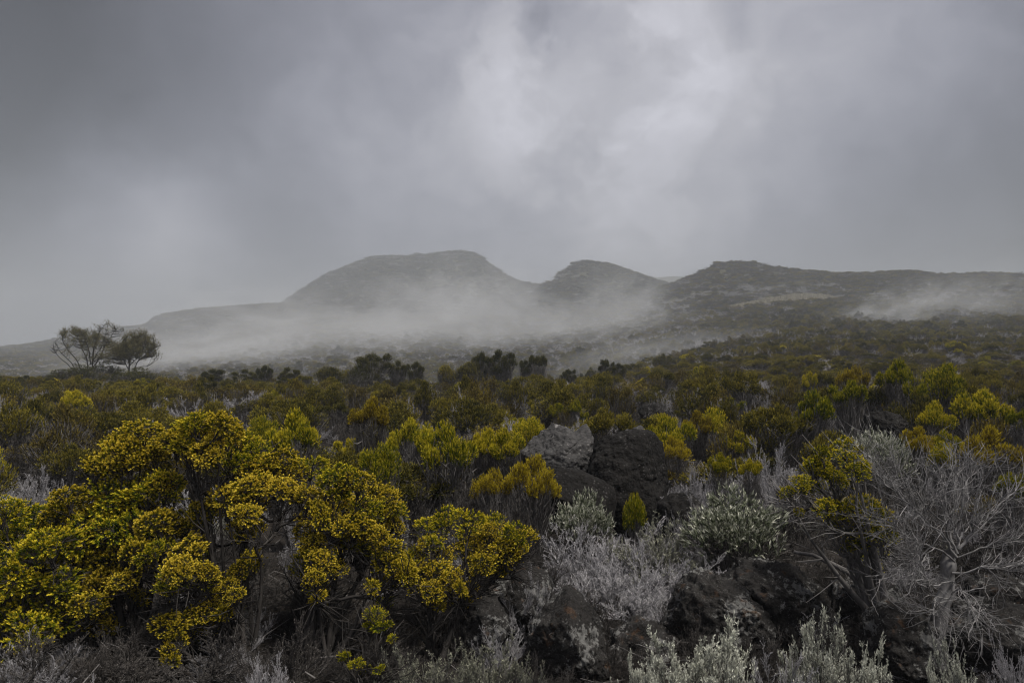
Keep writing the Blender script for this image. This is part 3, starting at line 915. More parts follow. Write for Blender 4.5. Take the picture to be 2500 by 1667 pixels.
gg = 'grey twiggy bushes'
for kind, u, d, yt, w, lab in [
    ('grey', 1420, 7.4, 1275, 270, 'grey twiggy bush under the small everlasting, leftmost of the big clump'),
    ('grey', 1520, 7.6, 1240, 290, 'grey twiggy bush at the top of the big clump'),
    ('sage', 1600, 7.4, 1255, 240, 'olive tinged twiggy bush in the middle of the big grey clump'),
    ('grey', 1650, 6.9, 1320, 290, 'pale grey twiggy bush at the right of the big clump'),
    ('grey', 1500, 6.7, 1370, 300, 'grey twiggy bush in the lower middle of the big clump'),
    ('brown', 1420, 6.6, 1430, 200, 'brownish twiggy bush at the lower left of the big clump'),
    ('grey', 1590, 6.4, 1425, 240, 'low grey twiggy bush drooping over the dark hollow'),
    ('grey', 1715, 9.6, 1120, 170, 'pale grey spiky bush right of the dark boulder'),
    ('grey', 1790, 10.2, 1100, 170, 'pale grey spiky bush behind the upright yellow pair'),
    ('grey', 1890, 9.6, 1070, 210, 'dense grey bush under the yellow green shrub'),
    ('grey', 1700, 8.2, 1215, 130, 'grey spiky bush against the everlasting bush'),
    ('brown', 1960, 8.6, 1130, 180, 'grey bush behind the leaning yellow shrub'),
    ('brown', 2170, 8.8, 1110, 200, 'grey bush between the leaning and the orange sprigged shrubs'),
    ('brown', 2240, 7.6, 1235, 250, 'wide grey bush behind the bare grey shrub'),
    ('brown', 2380, 7.8, 1225, 250, 'wide grey bush right behind the bare trunk'),
    ('brown', 2470, 7.0, 1230, 240, 'brown grey bush at the right edge under the dark green tuft'),
    ('brown', 2440, 6.0, 1380, 220, 'low brown grey bush at the right edge above the black rock'),
    ('brown', 2490, 8.8, 1100, 170, 'grey bush at the right edge below the dark green shrub'),
    ('grey', 820, 9.5, 1095, 180, 'pale grey bush between the flat topped and the orange yellow shrubs'),
    ('grey', 760, 8.0, 1150, 150, 'grey bush behind the sweeping bare stems'),
    ('brown', 1010, 9.0, 1130, 170, 'brown stemmed bush under the yellow rimmed shrub'),
    ('grey', 1000, 7.3, 1240, 120, 'grey bush in the gap between two golden shrubs'),
    ('brown', 1120, 8.6, 1150, 170, 'brown stemmed bush under the broad green dome'),
    ('brown', 1330, 7.0, 1340, 150, 'flat brown bush spreading left of the grey clump'),
    ('brown', 500, 5.4, 1520, 300, 'dim brown bush under the tallest golden shrub'),
    ('brown', 700, 5.2, 1500, 300, 'dim brown bush among the dark stems in the front'),
    ('brown', 950, 5.2, 1545, 260, 'dim brown bush in front below the yellow rounded shrub'),
    ('brown', 690, 6.9, 1400, 200, 'grey bush seen through the dark stems'),
    ('brown', 110, 5.1, 1525, 330, 'grey bush at the bottom left corner'),
    ('brown', 310, 5.1, 1585, 300, 'low brown bush at the bottom left beside the corner bush'),
    ('grey', 640, 4.8, 1600, 170, 'pale dry bush at the bottom under the dark stems'),
    ('grey', 60, 5.0, 1545, 230, 'pale grey twigs in the bottom left corner'),
    ('grey', 1560, 6.9, 1310, 270, 'soft grey mound in the lower right of the big clump'),
    ('grey', 1360, 6.9, 1385, 210, 'soft grey mound at the left foot of the big clump'),
    ('grey', 1680, 6.0, 1455, 170, 'grey twigs spilling over the left end of the ridged rock'),
    ('grey', 1960, 6.0, 1440, 170, 'grey twigs lying over the rust stained rock'),
    ('grey', 1230, 5.5, 1500, 150, 'grey twigs left of the pointed lava rock'),
    ('sage', 1000, 5.0, 1580, 170, 'dull grey green bush at the bottom under the small green sprigs'),
    ('brown', 1690, 5.6, 1500, 150, 'brown dry bush in front of the ridged rock'),
    ('grey', 1790, 6.6, 1400, 120, 'thin grey bush on top of the ridged rock'),
    ('brown', 1880, 5.5, 1530, 150, 'brown dry bush between the ridged and the rust stained rocks'),
    ('brown', 2010, 5.7, 1450, 150, 'brown dry bush over the right end of the rust stained rock'),
    ('grey', 1300, 6.0, 1400, 130, 'grey dry bush over the black pitted rock'),
    ('brown', 1500, 5.5, 1530, 150, 'brown dry bush filling the dark hollow'),
    ('brown', 2050, 6.9, 1330, 220, 'brown twiggy bush under the leaning yellow shrub'),
    ('brown', 1930, 7.4, 1290, 170, 'brown twiggy bush between the everlasting and the leaning shrub'),
    ('brown', 1250, 7.6, 1200, 150, 'brown bush behind the bright yellow rounded shrub'),
    ('grey', 2200, 7.0, 1330, 180, 'dry grey bush at the left of the bare trunk'),
]:
    G(kind, u, d, yt, w, lab, 'twiggy_bush', gg)
sg = 'silver wormwood bushes at the front'
for kind, u, d, yt, w, lab in [
    ('sage', 1190, 5.0, 1545, 230, 'dull green wormwood bush left of the pointed lava rock'),
    ('sage', 1080, 4.9, 1590, 220, 'dull green wormwood bush leftmost at the bottom edge'),
    ('sage', 1270, 4.75, 1610, 150, 'low wormwood bush at the foot of the pointed lava rock'),
    ('silver', 1650, 4.9, 1545, 200, 'silver wormwood bush right of the dark hollow'),
    ('silver', 1770, 4.8, 1535, 210, 'silver wormwood bush in the middle of the front row'),
    ('grey', 1900, 4.75, 1560, 190, 'grey wormwood bush with lavender twigs in the front row'),
    ('silver', 2000, 5.0, 1500, 170, 'tallest silver wormwood bush with spiky upright plumes'),
    ('silver', 2110, 4.8, 1560, 160, 'silver wormwood bush right of the spiky one'),
    ('silver', 1560, 4.7, 1610, 150, 'small silver wormwood bush at the bottom edge'),
    ('silver', 2330, 4.7, 1585, 130, 'single silver wormwood plume cluster under the bare trunk'),
    ('grey', 2480, 4.9, 1510, 150, 'pale grey wormwood bush in the bottom right corner'),
]:
    G(kind, u, d, yt, w, lab, 'wormwood_bush', sg)


# ------------------------------------------------------------------ the bare gnarled shrub at the right
def bare_gnarled():
    g = np.random.default_rng(77)
    d0 = 5.5
    b = at(2302, 1630, d0)
    b[2] = zg(b[0], b[1]) - .05
    root = thing('bare_gnarled_shrub', 'leafless grey shrub with a thick gnarled trunk and sweeping pale branches', 'shrub', b)
    KEEP.append((b[0], b[1], .8))

    def pt(u, y, dd):
        return at(u, y, d0 + dd) - b

    def limb(name, pts, r0, r1, lv, sides=7, tint=.6):
        pts = np.array(pts)
        k = len(pts)
        s = np.linspace(0, k - 1, (k - 1) * 4 + 1)
        P = np.stack([np.interp(s, np.arange(k), pts[:, c]) for c in range(3)], 1)
        P[1:-1] = (P[:-2] + 2 * P[1:-1] + P[2:]) / 4
        P[1:] += np.cumsum(g.normal(0, .0115, P[1:].shape), 0) * (1.0 if lv else .6)
        mb = MB()
        rad = np.linspace(r0, r1, len(P)) * (1 + g.normal(0, .12, len(P)))
        tubes(mb, P[None], rad[None], sides, 0, np.array([tint]))
        o = link(name, mb.mesh(name, [M['snag']], True), root)
        tw = MB()

        def grow(p, dv, L, r, l):
            q = [p]
            for c in range(4):
                dv = unit(dv + g.normal(0, .17, 3) + np.array([0, 0, .03]))
                q.append(q[-1] + dv * L / 4)
            q = np.array(q)
            tubes(tw, q[None], np.linspace(r, r * .45, 5)[None], 4, 0, np.array([g.uniform(.2, .9)]))
            if l:
                for c in range(g.integers(2, 5)):
                    w = g.integers(1, 5)
                    grow(q[w], unit(dv + g.normal(0, .5, 3)), L * g.uniform(.5, .8), max(.0014, r * .6), l - 1)
        if lv:
            n = 24
            for c in range(n):
                w = g.integers(len(P) // 3, len(P))
                dv = unit(P[min(w + 1, len(P) - 1)] - P[max(w - 2, 0)])
                grow(P[w], unit(dv + g.normal(0, .4, 3)), g.uniform(.10, .30), .0034, lv)
            t = link('twigs', tw.mesh('twigs', [M['snag']]), o)
            t['kind'] = 'stuff'
        return o
    limb('trunk', [pt(2300, 1660, -.02), pt(2298, 1590, 0), pt(2308, 1510, .02), pt(2325, 1430, .05), pt(2338, 1375, .06), pt(2342, 1335, .08)], .070, .042, 0, 10, .45)
    L = [
        ([(2342, 1340, .08), (2362, 1300, .1), (2380, 1240, .15), (2398, 1165, .2)], .020),
        ([(2342, 1340, .08), (2350, 1290, .2), (2365, 1230, .3), (2372, 1150, .4)], .017),
        ([(2338, 1350, .08), (2318, 1300, .1), (2300, 1230, .15), (2285, 1150, .2)], .016),
        ([(2335, 1360, .05), (2290, 1310, .02), (2245, 1260, .05), (2200, 1215, .1), (2165, 1170, .2)], .015),
        ([(2335, 1350, .05), (2300, 1290, .1), (2240, 1220, .15), (2180, 1165, .2)], .015),
        ([(2330, 1370, .03), (2280, 1330, -.05), (2230, 1305, -.1), (2185, 1298, -.1)], .012),
        ([(2310, 1352, .0), (2270, 1358, -.1), (2240, 1368, -.15), (2215, 1380, -.2)], .009),
        ([(2325, 1398, .03), (2375, 1398, -.05), (2440, 1394, -.1), (2510, 1375, -.1)], .013),
        ([(2340, 1360, .06), (2400, 1340, .05), (2460, 1332, .05), (2530, 1320, .1)], .012),
        ([(2342, 1340, .08), (2400, 1290, .1), (2450, 1240, .2), (2500, 1200, .3)], .013),
        ([(2330, 1420, .03), (2280, 1420, -.1), (2240, 1395, -.2), (2228, 1350, -.2), (2215, 1280, -.15)], .011),
        ([(2318, 1460, .0), (2290, 1450, -.12), (2280, 1470, -.2), (2262, 1480, -.25)], .007),
        ([(2322, 1450, .0), (2350, 1440, -.12), (2372, 1470, -.2), (2375, 1500, -.22)], .007),
        ([(2338, 1350, .08), (2330, 1290, .25), (2340, 1210, .4), (2320, 1130, .55)], .014),
        ([(2338, 1350, .1), (2270, 1280, .3), (2200, 1200, .45), (2150, 1120, .6)], .013),
    ]
    for pts, r in L:
        limb('branch', [pt(*p) for p in pts], r * .58, .0026, 2, 7, g.uniform(.25, .85))
    return root


bare_gnarled()

# gnarled leaning trunk of the leaning shrub's neighbour
def gnarled_log():
    g = np.random.default_rng(5)
    P = np.array([at(2200, 1500, 6.0), at(2170, 1455, 6.1), at(2120, 1415, 6.2), at(2080, 1380, 6.3), at(2010, 1350, 6.4), at(1960, 1330, 6.5)])
    b = P[0].copy()
    s = np.linspace(0, 5, 31)
    Q = np.stack([np.interp(s, np.arange(6), P[:, c]) for c in range(3)], 1) - b
    Q[1:] += np.cumsum(g.normal(0, .006, Q[1:].shape), 0)
    mb = MB()
    tubes(mb, Q[None], (np.linspace(.034, .012, 31) * (1 + g.normal(0, .12, 31)))[None], 9, 0, np.array([.4]))
    o = thing('fallen_limb', 'gnarled grey limb leaning up from the rocks under the yellow leaning shrub', 'branch', b, None, mb.mesh('limb', [M['midbark']], True))


gnarled_log()


# ------------------------------------------------------------------ rocks
def ico(sub):
    bm_ = __import__('bmesh').new()
    __import__('bmesh').ops.create_icosphere(bm_, subdivisions=sub, radius=1)
    V = np.array([v.co[:] for v in bm_.verts])
    F = np.array([[v.index for v in f.verts] for f in bm_.faces])
    bm_.free()
    return V, F


ICO = {k: ico(k) for k in (3, 4, 5, 6)}


def boulder(label, outline, d, depth, mat, seed, sub=5, rough=.06, facets=9, name='boulder', group='dark lava rocks', tilt=.25):
    g = np.random.default_rng(seed)
    V, F = ICO[sub]
    pts = np.array([at(u, y, d) for u, y in outline])
    c = pts.mean(0)
    rel = (pts - c)[:, [0, 2]] * 1.10
    D = V.copy()
    th = np.arctan2(D[:, 2], D[:, 0])
    rho = np.hypot(D[:, 0], D[:, 2])
    # radius of the outline in every direction (ray against its edges)
    rad = np.zeros(len(V))
    dirs = np.stack([np.cos(th), np.sin(th)], 1)
    n = len(rel)
    for k in range(n):
        a, e = rel[k], rel[(k + 1) % n] - rel[k]
        den = dirs[:, 0] * e[1] - dirs[:, 1] * e[0]
        den = np.where(abs(den) < 1e-9, 1e-9, den)
        t = (a[0] * e[1] - a[1] * e[0]) / den
        s = (a[0] * dirs[:, 1] - a[1] * dirs[:, 0]) / den
        rad = np.where((t > 0) & (s >= -1e-6) & (s <= 1 + 1e-6), np.maximum(rad, t), rad)
    sz = rad.mean()
    shp = rho ** .75
    Q = np.stack([dirs[:, 0] * rad * shp, D[:, 1] * depth, dirs[:, 1] * rad * shp], 1)
    Q[:, 1] += Q[:, 2] * tilt          # faces lean back
    for k in range(facets):            # flat fracture faces turned to the front
        nv = unit(g.normal(0, 1, 3) * np.array([.8, .35, .6]) + np.array([0, -1.0, .1]))
        h = (Q @ nv).max() * g.uniform(.62, .88)
        ex = np.maximum(0, Q @ nv - h)
        Q -= ex[:, None] * nv * .9
    f = 1.0 / sz
    nz = fbm(Q[:, 0] * f * 2 + seed, Q[:, 1] * f * 2, Q[:, 2] * f * 2, 6, .6)
    rdg = 1 - np.abs(fbm(Q[:, 0] * f * 4 + seed * 3, Q[:, 1] * f * 4, Q[:, 2] * f * 4, 4, .55))
    fin = fbm(Q[:, 0] * f * 11 + seed, Q[:, 1] * f * 11, Q[:, 2] * f * 11, 3, .6)
    Q += unit(Q) * ((nz * rough * 1.25 + (rdg - .6) * rough * .9 + fin * rough * .42 + fbm(Q[:, 0] * f * 27, Q[:, 1] * f * 27 + seed, Q[:, 2] * f * 27, 2, .6) * rough * .16) * sz)[:, None]
    mb = MB()
    mb.add(Q, F)
    KEEP.append((c[0], c[1], sz * .8))
    return thing(name, label, 'rock', c, group, mb.mesh('rock', [mat], True))


boulder('pale lichen covered boulder with a split top behind the shrubs', [(1268, 1165), (1278, 1110), (1310, 1070), (1350, 1042), (1385, 1052), (1400, 1068), (1425, 1046), (1440, 1080), (1440, 1165), (1420, 1240), (1330, 1260)],
        10.0, .42, M['palerock'], 1, 6, .05, 10, group='two big boulders')
boulder('big dark brown boulder standing right of the pale one', [(1445, 1240), (1450, 1130), (1470, 1085), (1530, 1066), (1590, 1064), (1612, 1090), (1630, 1150), (1640, 1200), (1625, 1250), (1560, 1290), (1480, 1280)],
        9.4, .5, M['basalt'], 2, 6, .045, 9, group='two big boulders')
boulder('dark slab leaning below the pale boulder', [(1335, 1250), (1340, 1165), (1365, 1148), (1420, 1158), (1470, 1178), (1495, 1192), (1493, 1255), (1450, 1290), (1370, 1290)], 8.9, .3, M['basalt'], 3, 5, .04, 8)
boulder('low dark rock at the right foot of the big dark boulder', [(1600, 1290), (1615, 1235), (1650, 1212), (1690, 1210), (1710, 1235), (1705, 1290), (1660, 1320)], 8.6, .28, M['basalt'], 4, 5, .07, 7)
boulder('pointed lichen spotted lava rock at the bottom centre', [(1285, 1600), (1310, 1530), (1350, 1490), (1392, 1455), (1420, 1478), (1465, 1530), (1480, 1590), (1490, 1660), (1450, 1740), (1320, 1740), (1270, 1680)],
        5.4, .3, M['lava'], 5, 6, .06, 7)
boulder('black pitted rock in the hollow left of the pointed one', [(1190, 1500), (1215, 1430), (1270, 1405), (1330, 1410), (1345, 1460), (1330, 1530), (1260, 1560)], 6.2, .3, M['lava'], 6, 5, .10, 6)
boulder('broad rock with a ridged back under the everlasting bush', [(1640, 1530), (1670, 1450), (1710, 1420), (1760, 1430), (1830, 1470), (1870, 1520), (1850, 1600), (1740, 1640), (1650, 1600)], 5.9, .4, M['lava'], 7, 6, .09, 7)
boulder('rust stained lichen rock right of the ridged one', [(1790, 1430), (1830, 1395), (1870, 1390), (1950, 1410), (2010, 1450), (2050, 1510), (2040, 1590), (1930, 1620), (1830, 1560), (1790, 1500)], 6.2, .42, M['lava'], 8, 6, .09, 7)
boulder('brown lichen rock left of the bare trunk', [(2120, 1590), (2150, 1520), (2200, 1490), (2250, 1510), (2280, 1570), (2290, 1660), (2230, 1730), (2130, 1700)], 5.4, .32, M['lava'], 9, 6, .09, 7)
boulder('black rock right of the bare trunk', [(2320, 1620), (2345, 1540), (2400, 1500), (2480, 1490), (2560, 1520), (2580, 1620), (2500, 1720), (2360, 1720)], 5.4, .4, M['lava'], 10, 6, .08, 7)
boulder('dark twiggy mound, shaped as a rock, in the shade under the forked green shrub', [(2110, 1050), (2125, 1018), (2160, 1008), (2195, 1012), (2215, 1035), (2210, 1070), (2150, 1080)], 13.2, .35, M['basalt'], 11, 5, .12, 6)  # rock mesh standing in for a mound of dark twigs
boulder('small shadowed rock beside the log in the middle heath', [(862, 1020), (868, 1006), (885, 1000), (900, 1006), (905, 1020), (895, 1032), (872, 1032)], 17, .2, M['basalt'], 12, 4, .1, 5)
boulder('low dark rock in the bare patch behind the boulders', [(1560, 1005), (1575, 990), (1605, 985), (1630, 998), (1640, 1015), (1600, 1025), (1570, 1020)], 21, .4, M['basalt'], 13, 4, .1, 5)
boulder('pale stone in the bare patch above the dark boulder', [(1540, 1062), (1548, 1045), (1565, 1040), (1578, 1052), (1578, 1070), (1555, 1078)], 13, .12, M['palerock'], 14, 4, .08, 5)
boulder('grey rock beneath the yellow rounded shrub', [(1130, 1530), (1160, 1480), (1210, 1475), (1240, 1520), (1220, 1580), (1150, 1580)], 5.7, .22, M['lava'], 15, 5, .1, 6)
boulder('dark rock in the hollow beside the pointed lava rock', [(1490, 1640), (1510, 1560), (1570, 1530), (1640, 1560), (1650, 1650), (1570, 1720)], 5.8, .3, M['lava'], 16, 5, .1, 6)
boulder('low black rock behind the bare trunk', [(2030, 1500), (2060, 1440), (2130, 1420), (2200, 1450), (2240, 1510), (2180, 1570), (2080, 1560)], 6.3, .35, M['lava'], 17, 5, .1, 6)
boulder('low black rock under the brown grey bush at the right', [(2360, 1480), (2390, 1430), (2450, 1415), (2520, 1430), (2540, 1500), (2440, 1530)], 6.1, .3, M['lava'], 18, 5, .1, 6)
boulder('rust coloured bare rock in the grey scrub of the far right slope', [(2462, 750), (2464, 741), (2474, 737), (2484, 741), (2486, 750), (2474, 756)], 285, 1.6, M['rustrock'], 19, 3, .06, 4, group='far rocks')
boulder('white rock under the ridge line at the far right', [(2376, 700), (2380, 695), (2388, 693), (2394, 698), (2394, 703), (2382, 705)], 415, 1.6, M['whiterock'], 20, 3, .08, 4, group='far rocks')


# ------------------------------------------------------------------ trees on the left
def umbrella_tree(label, d, base, limbs, crowns, seed):
    """limbs: centre lines with a start radius; crowns: shells (centre u, y, half width, half height, twigs, leafiness)"""
    g = np.random.default_rng(seed)
    b = at(*base, d)
    b[2] = zg(b[0], b[1]) - .1
    root = thing('heath_tree', label, 'tree', b, 'trees on the ridge at the left')
    wood = []
    for k, (pts, r) in enumerate(limbs):
        P = np.array([at(u, y, d + dd) for u, y, dd in pts]) - b
        if k == 0 or pts[0][1] >= base[1] - 4:
            P[0] = (P[0][0], P[0][1], min(P[0][2], -.2))
        n = len(P)
        s = np.linspace(0, n - 1, (n - 1) * 5 + 1)
        Q = np.stack([np.interp(s, np.arange(n), P[:, c]) for c in range(3)], 1)
        Q[1:-1] = (Q[:-2] + 2 * Q[1:-1] + Q[2:]) / 4
        Q[1:] += np.cumsum(g.normal(0, .014, Q[1:].shape), 0)
        wood.append(Q[len(Q) // 4:])
        mb = MB()
        tubes(mb, Q[None], np.linspace(r, .016, len(Q))[None], 6, 0, np.array([.3]))
        link('trunk' if k == 0 else 'limb', mb.mesh('limb', [M['bark']], True), root)
    wood = np.concatenate(wood)
    for (u, y, rx, ry, n, leafy) in crowns:
        c = at(u, y, d) - b
        a, bb = rx * d / FPX, ry * d / FPX
        dd = sphere_dirs(g, n, -.15)
        E = c + dd * np.array([a, a * .8, bb]) * g.uniform(.72, 1.08, (n, 1))
        cost = np.linalg.norm(E[:, None] - wood[None], axis=2) + 1.6 * np.maximum(0, wood[None, :, 2] - E[:, None, 2] + .25)
        S0 = wood[np.argmin(cost, 1)]
        ctl = S0 * .5 + E * .5 + np.stack([(E[:, 0] - S0[:, 0]) * .15, g.normal(0, .05, n), -.12 + g.normal(0, .06, n)], 1)
        path = bez(S0, ctl, E, 6)
        mb = MB()
        tubes(mb, path, np.array([[.022, .018, .014, .011, .008, .005]]), 3, 1, g.uniform(.2, .6, n))
        m = int(n * leafy)
        sel = g.permutation(n)[:m]
        for t in (2, 3, 4, 5):
            q = path[sel, t] + g.normal(0, .05, (m, 3))
            A = unit(path[sel, t] - path[sel, t - 1] + np.array([0, 0, .25]) + g.normal(0, .25, (m, 3)))
            keep = g.random(m) < (.15, .5, .95, 1)[t - 2]
            for k in range(2):
                qq = q[keep] + g.normal(0, .09, (keep.sum(), 3)) * np.array([1, 1, .6])
                heads(mb, qq, A[keep], g, 7, .26, .12, .022, .25, 1.0, 0, .5)
        o = link('crown', mb.mesh('crown', [M['tree'], M['bark']]), root)
        o['kind'] = 'stuff'


TD = 62
umbrella_tree('sparse many stemmed tree with flat leafy tufts on the left ridge', TD, (222, 905),
              [([(222, 908, 0), (224, 880, 0), (228, 850, 0), (238, 815, 0), (256, 790, 0)], .07),
               ([(220, 905, 0), (210, 875, .2), (195, 845, .3), (182, 808, .3)], .055),
               ([(215, 905, 0), (190, 880, 0), (165, 855, 0), (150, 825, .1), (158, 808, .1)], .045),
               ([(212, 905, 0), (175, 885, -.4), (145, 860, -.5), (130, 832, -.5)], .04),
               ([(208, 905, 0), (170, 892, .4), (140, 868, .5), (126, 846, .5)], .035),
               ([(226, 900, 0), (245, 868, .3), (262, 835, .3), (285, 800, .3)], .045),
               ([(222, 890, 0), (218, 855, -.4), (206, 820, -.4), (202, 806, -.4)], .04),
               ([(228, 880, 0), (240, 860, -.4), (248, 846, -.5), (262, 800, -.5)], .035)],
              [(180, 818, 32, 18, 90, .95), (206, 830, 36, 28, 90, .8), (238, 842, 36, 26, 120, .95), (258, 802, 26, 18, 44, .35), (190, 856, 34, 22, 44, .6), (286, 812, 20, 18, 24, .3),
               (232, 878, 44, 18, 56, .8), (272, 848, 26, 22, 30, .6), (146, 852, 26, 26, 34, .08)], 81)
umbrella_tree('dense umbrella shaped tree right of the sparse one on the left ridge', TD - 1, (314, 908),
              [([(314, 910, 0), (316, 885, 0), (318, 860, 0), (330, 825, 0)], .07),
               ([(316, 905, 0), (335, 885, 0), (360, 868, .1), (382, 850, .1)], .05),
               ([(315, 895, 0), (340, 868, -.3), (356, 840, -.3)], .04),
               ([(313, 900, 0), (300, 875, .2), (290, 850, .2)], .04),
               ([(314, 885, 0), (310, 862, -.3), (300, 830, -.3)], .035),
               ([(318, 902, 0), (340, 897, .3), (360, 896, .3)], .025)],
              [(340, 862, 48, 54, 380, 1.0), (330, 866, 36, 36, 140, .95), (298, 860, 30, 26, 90, .95), (298, 884, 36, 16, 44, .8), (276, 868, 28, 28, 80, .9)], 82)

# crest shrubs seen against the mist
cg = 'dark shrubs on the crest against the mist'
def C_(kind, u, d, yt, w, lab, **k):
    put_px(kind, u, d, yt - 5, w * 1.18, 'heath_shrub', lab, 'shrub', cg, **k)


for u_, d_, r_ in ((345, 47, 1.6), (345, 43.5, 1.0), (300, 47, 1.2), (195, 47.5, 1.5), (140, 47, 1.0)):
    KEEP.append(((u_ - 1250) / FPX * d_, d_, r_))
C_('dark', 345, 50, 903, 104, 'dense dark bush under the umbrella shaped tree', var=1)
C_('dark', 298, 51, 908, 76, 'dark bush left of the dense one under the umbrella tree', var=1)
C_('dark', 195, 51, 896, 110, 'dark bush at the foot of the sparse many stemmed tree', var=1)
C_('dark', 250, 61, 888, 80, 'dark bush between the two ridge trees', var=1)
C_('dark', 140, 51, 908, 80, 'dark bush left of the sparse tree', var=1)
C_('rust', 255, 52, 916, 46, 'rust topped shrub on white stems below the ridge trees')
C_('dark', 520, 50, 905, 60, 'low dark crest shrub furthest left in the open stretch', var=0)
C_('dark', 600, 50, 908, 70, 'low dark crest shrub in the open stretch', var=2)
C_('dark', 650, 49, 897, 40, 'small round dark crest shrub beside the low ones', var=0)
C_('dark', 706, 47, 903, 58, 'paired dark crest shrub left of the tall olive one', var=2)
C_('olive', 800, 44, 896, 62, 'tall olive crest shrub left of the big dark tufted one')
C_('olive', 845, 45, 905, 40, 'narrow olive crest shrub beside the big dark tufted one')
C_('dark', 905, 43, 868, 100, 'big dark tufted crest shrub, widest against the mist', var=0)
C_('dark', 880, 42, 895, 70, 'dark lower shrub under the big tufted one', var=1)
C_('dark', 972, 44, 888, 50, 'dark crest shrub just right of the big tufted one', var=2)
C_('dark', 1010, 44, 888, 46, 'dark crest shrub second right of the big tufted one', var=0)
C_('olive', 1090, 42, 890, 60, 'rounded olive crest shrub left of the twin crowned one')
C_('dark', 1170, 42, 864, 58, 'twin crowned dark crest shrub on pale stems', var=0)
C_('dark', 1226, 41, 862, 72, 'three crowned dark crest shrub beside the twin crowned one', var=2)
C_('olive', 1140, 40, 885, 60, 'olive shrub at the feet of the twin crowned one')
C_('dark', 1283, 43, 884, 34, 'small dark crest shrub left of the flat topped one', var=0)
C_('umbel', 1313, 43, 877, 46, 'flat topped fan shaped crest shrub against the mist')
C_('dark', 1478, 46, 882, 44, 'round headed crest shrub alone in the mist, left of a pair', var=0)
C_('dark', 1510, 45, 893, 40, 'round headed crest shrub alone in the mist, right of a pair', var=2)
C_('dark', 1385, 45, 906, 40, 'low dark crest shrub between the flat topped and round headed ones', var=0)

# pale dead snags in the heath
for u, d, yt, w, lab in [
    (48, 26, 945, 60, 'tall white dead shrub near the left edge of the heath'),
    (262, 34, 925, 60, 'white dead shrub under the rust topped shrub'),
    (232, 24, 965, 80, 'fallen white dead shrub below the ridge trees'),
    (585, 40, 912, 40, 'white dead shrub on the crest beside the low dark ones'),
    (445, 36, 945, 36, 'small white dead shrub in the left heath'),
    (675, 28, 970, 50, 'grey dead shrub behind the tallest golden shrub'),
    (1110, 17, 965, 110, 'wide white dead shrub behind the broad green dome'),
    (1250, 26, 950, 40, 'slim white dead shrub left of the green pair'),
    (1540, 13.5, 1030, 40, 'little white dead shrub on top of the dark boulder'),
    (1590, 21, 965, 60, 'pale dead shrub in the bare patch'),
    (310, 22, 985, 50, 'grey dead shrub in the heath left of the golden dome'),
    (360, 25, 975, 60, 'grey dead shrub straight above the golden dome'),
    (2005, 24, 930, 50, 'pale dead shrub behind the ball headed green shrub'),
    (700, 22, 1000, 60, 'pale sprawling dead shrub above the flat topped yellow one'),
]:
    put_px('bare', u, d, yt, w, 'dead_shrub', lab, 'shrub', 'pale dead shrubs')
for u, d, yt, w, lab in [(2215, 13.5, 960, 130, 'dark leafless shrub under the forked green one'), (2095, 11, 1020, 150, 'dark leafless shrub bending under the ball headed one'),
                         (780, 6.3, 1330, 260, 'dark leafless stems inside the sweeping golden shrub'), (540, 6.0, 1350, 260, 'dark leafless stems inside the tallest golden shrub'),
                         (1060, 6.0, 1420, 200, 'dark leafless stems below the bright rounded shrub')]:
    put_px('baredark', u, d, yt, w, 'dead_shrub', lab, 'shrub', 'dark leafless shrubs')

# trees on the far right ridge
for u, yt, w, lab in [(1885, 656, 17, 'round crowned tree standing clear on the far ridge, larger of two'),
                      (1854, 656, 9, 'tiny round crowned tree on the far ridge, smaller of two'),
                      (2187, 675, 18, 'flat crowned tree on the far ridge towards the right')]:
    d = 446
    x = (u - 1250) / FPX * d
    z = zg(x, d)
    h = CAMZ - (yt - 833.5) / FPX * d - z
    p = PR['umbel'][0]
    o = thing('ridge_tree', lab, 'tree', (x, d, z - .3), 'trees on the far ridge')
    ww = w * d / FPX
    o.scale = (ww, ww, max(2.5, h))
    link('trunk', p[1], o)
    f = link('crown', p[0], o)
    f['kind'] = 'stuff'

# ------------------------------------------------------------------ open heath: individuals near, one mass beyond
hz_az = np.linspace(R(-38), R(38), 300)
hr = np.geomspace(3, 1500, 400)
hx, hy = hr[:, None] * np.sin(hz_az), hr[:, None] * np.cos(hz_az)
hs = (terrain(hx, hy)[0] - CAMZ) / hr[:, None]
hmax = np.maximum.accumulate(hs, axis=0)


def hidden(x, y, z):
    az, r = np.arctan2(x, y), np.hypot(x, y)
    ia = np.clip(np.searchsorted(hz_az, az), 0, 299)
    ir = np.clip(np.searchsorted(hr, r) - 3, 0, 399)
    return (z - CAMZ) / r < hmax[ir, ia] - .006


def scatter(d0, d1, spacing, umin=-260, umax=2760, seed=1, jit=.75):
    g = np.random.default_rng(seed)
    xs, ys, ss = [], [], []
    d = d0
    while d < d1:
        s = spacing(d)
        x0, x1 = (umin - 1250) / FPX * d, (umax - 1250) / FPX * d
        n = max(1, int((x1 - x0) / s))
        x = np.linspace(x0, x1, n) + g.uniform(-jit, jit, n) * s + g.uniform(0, s)
        xs.append(x)
        ys.append(d + g.uniform(-jit, jit, n) * s)
        ss.append(np.full(n, s))
        d += s * .9
    return np.concatenate(xs), np.concatenate(ys), np.concatenate(ss), g


def kept(x, y):
    ok = np.ones(len(x), bool)
    for kx, ky, kr in KEEP:
        ok &= (x - kx) ** 2 + (y - ky) ** 2 > kr * kr
    return ok


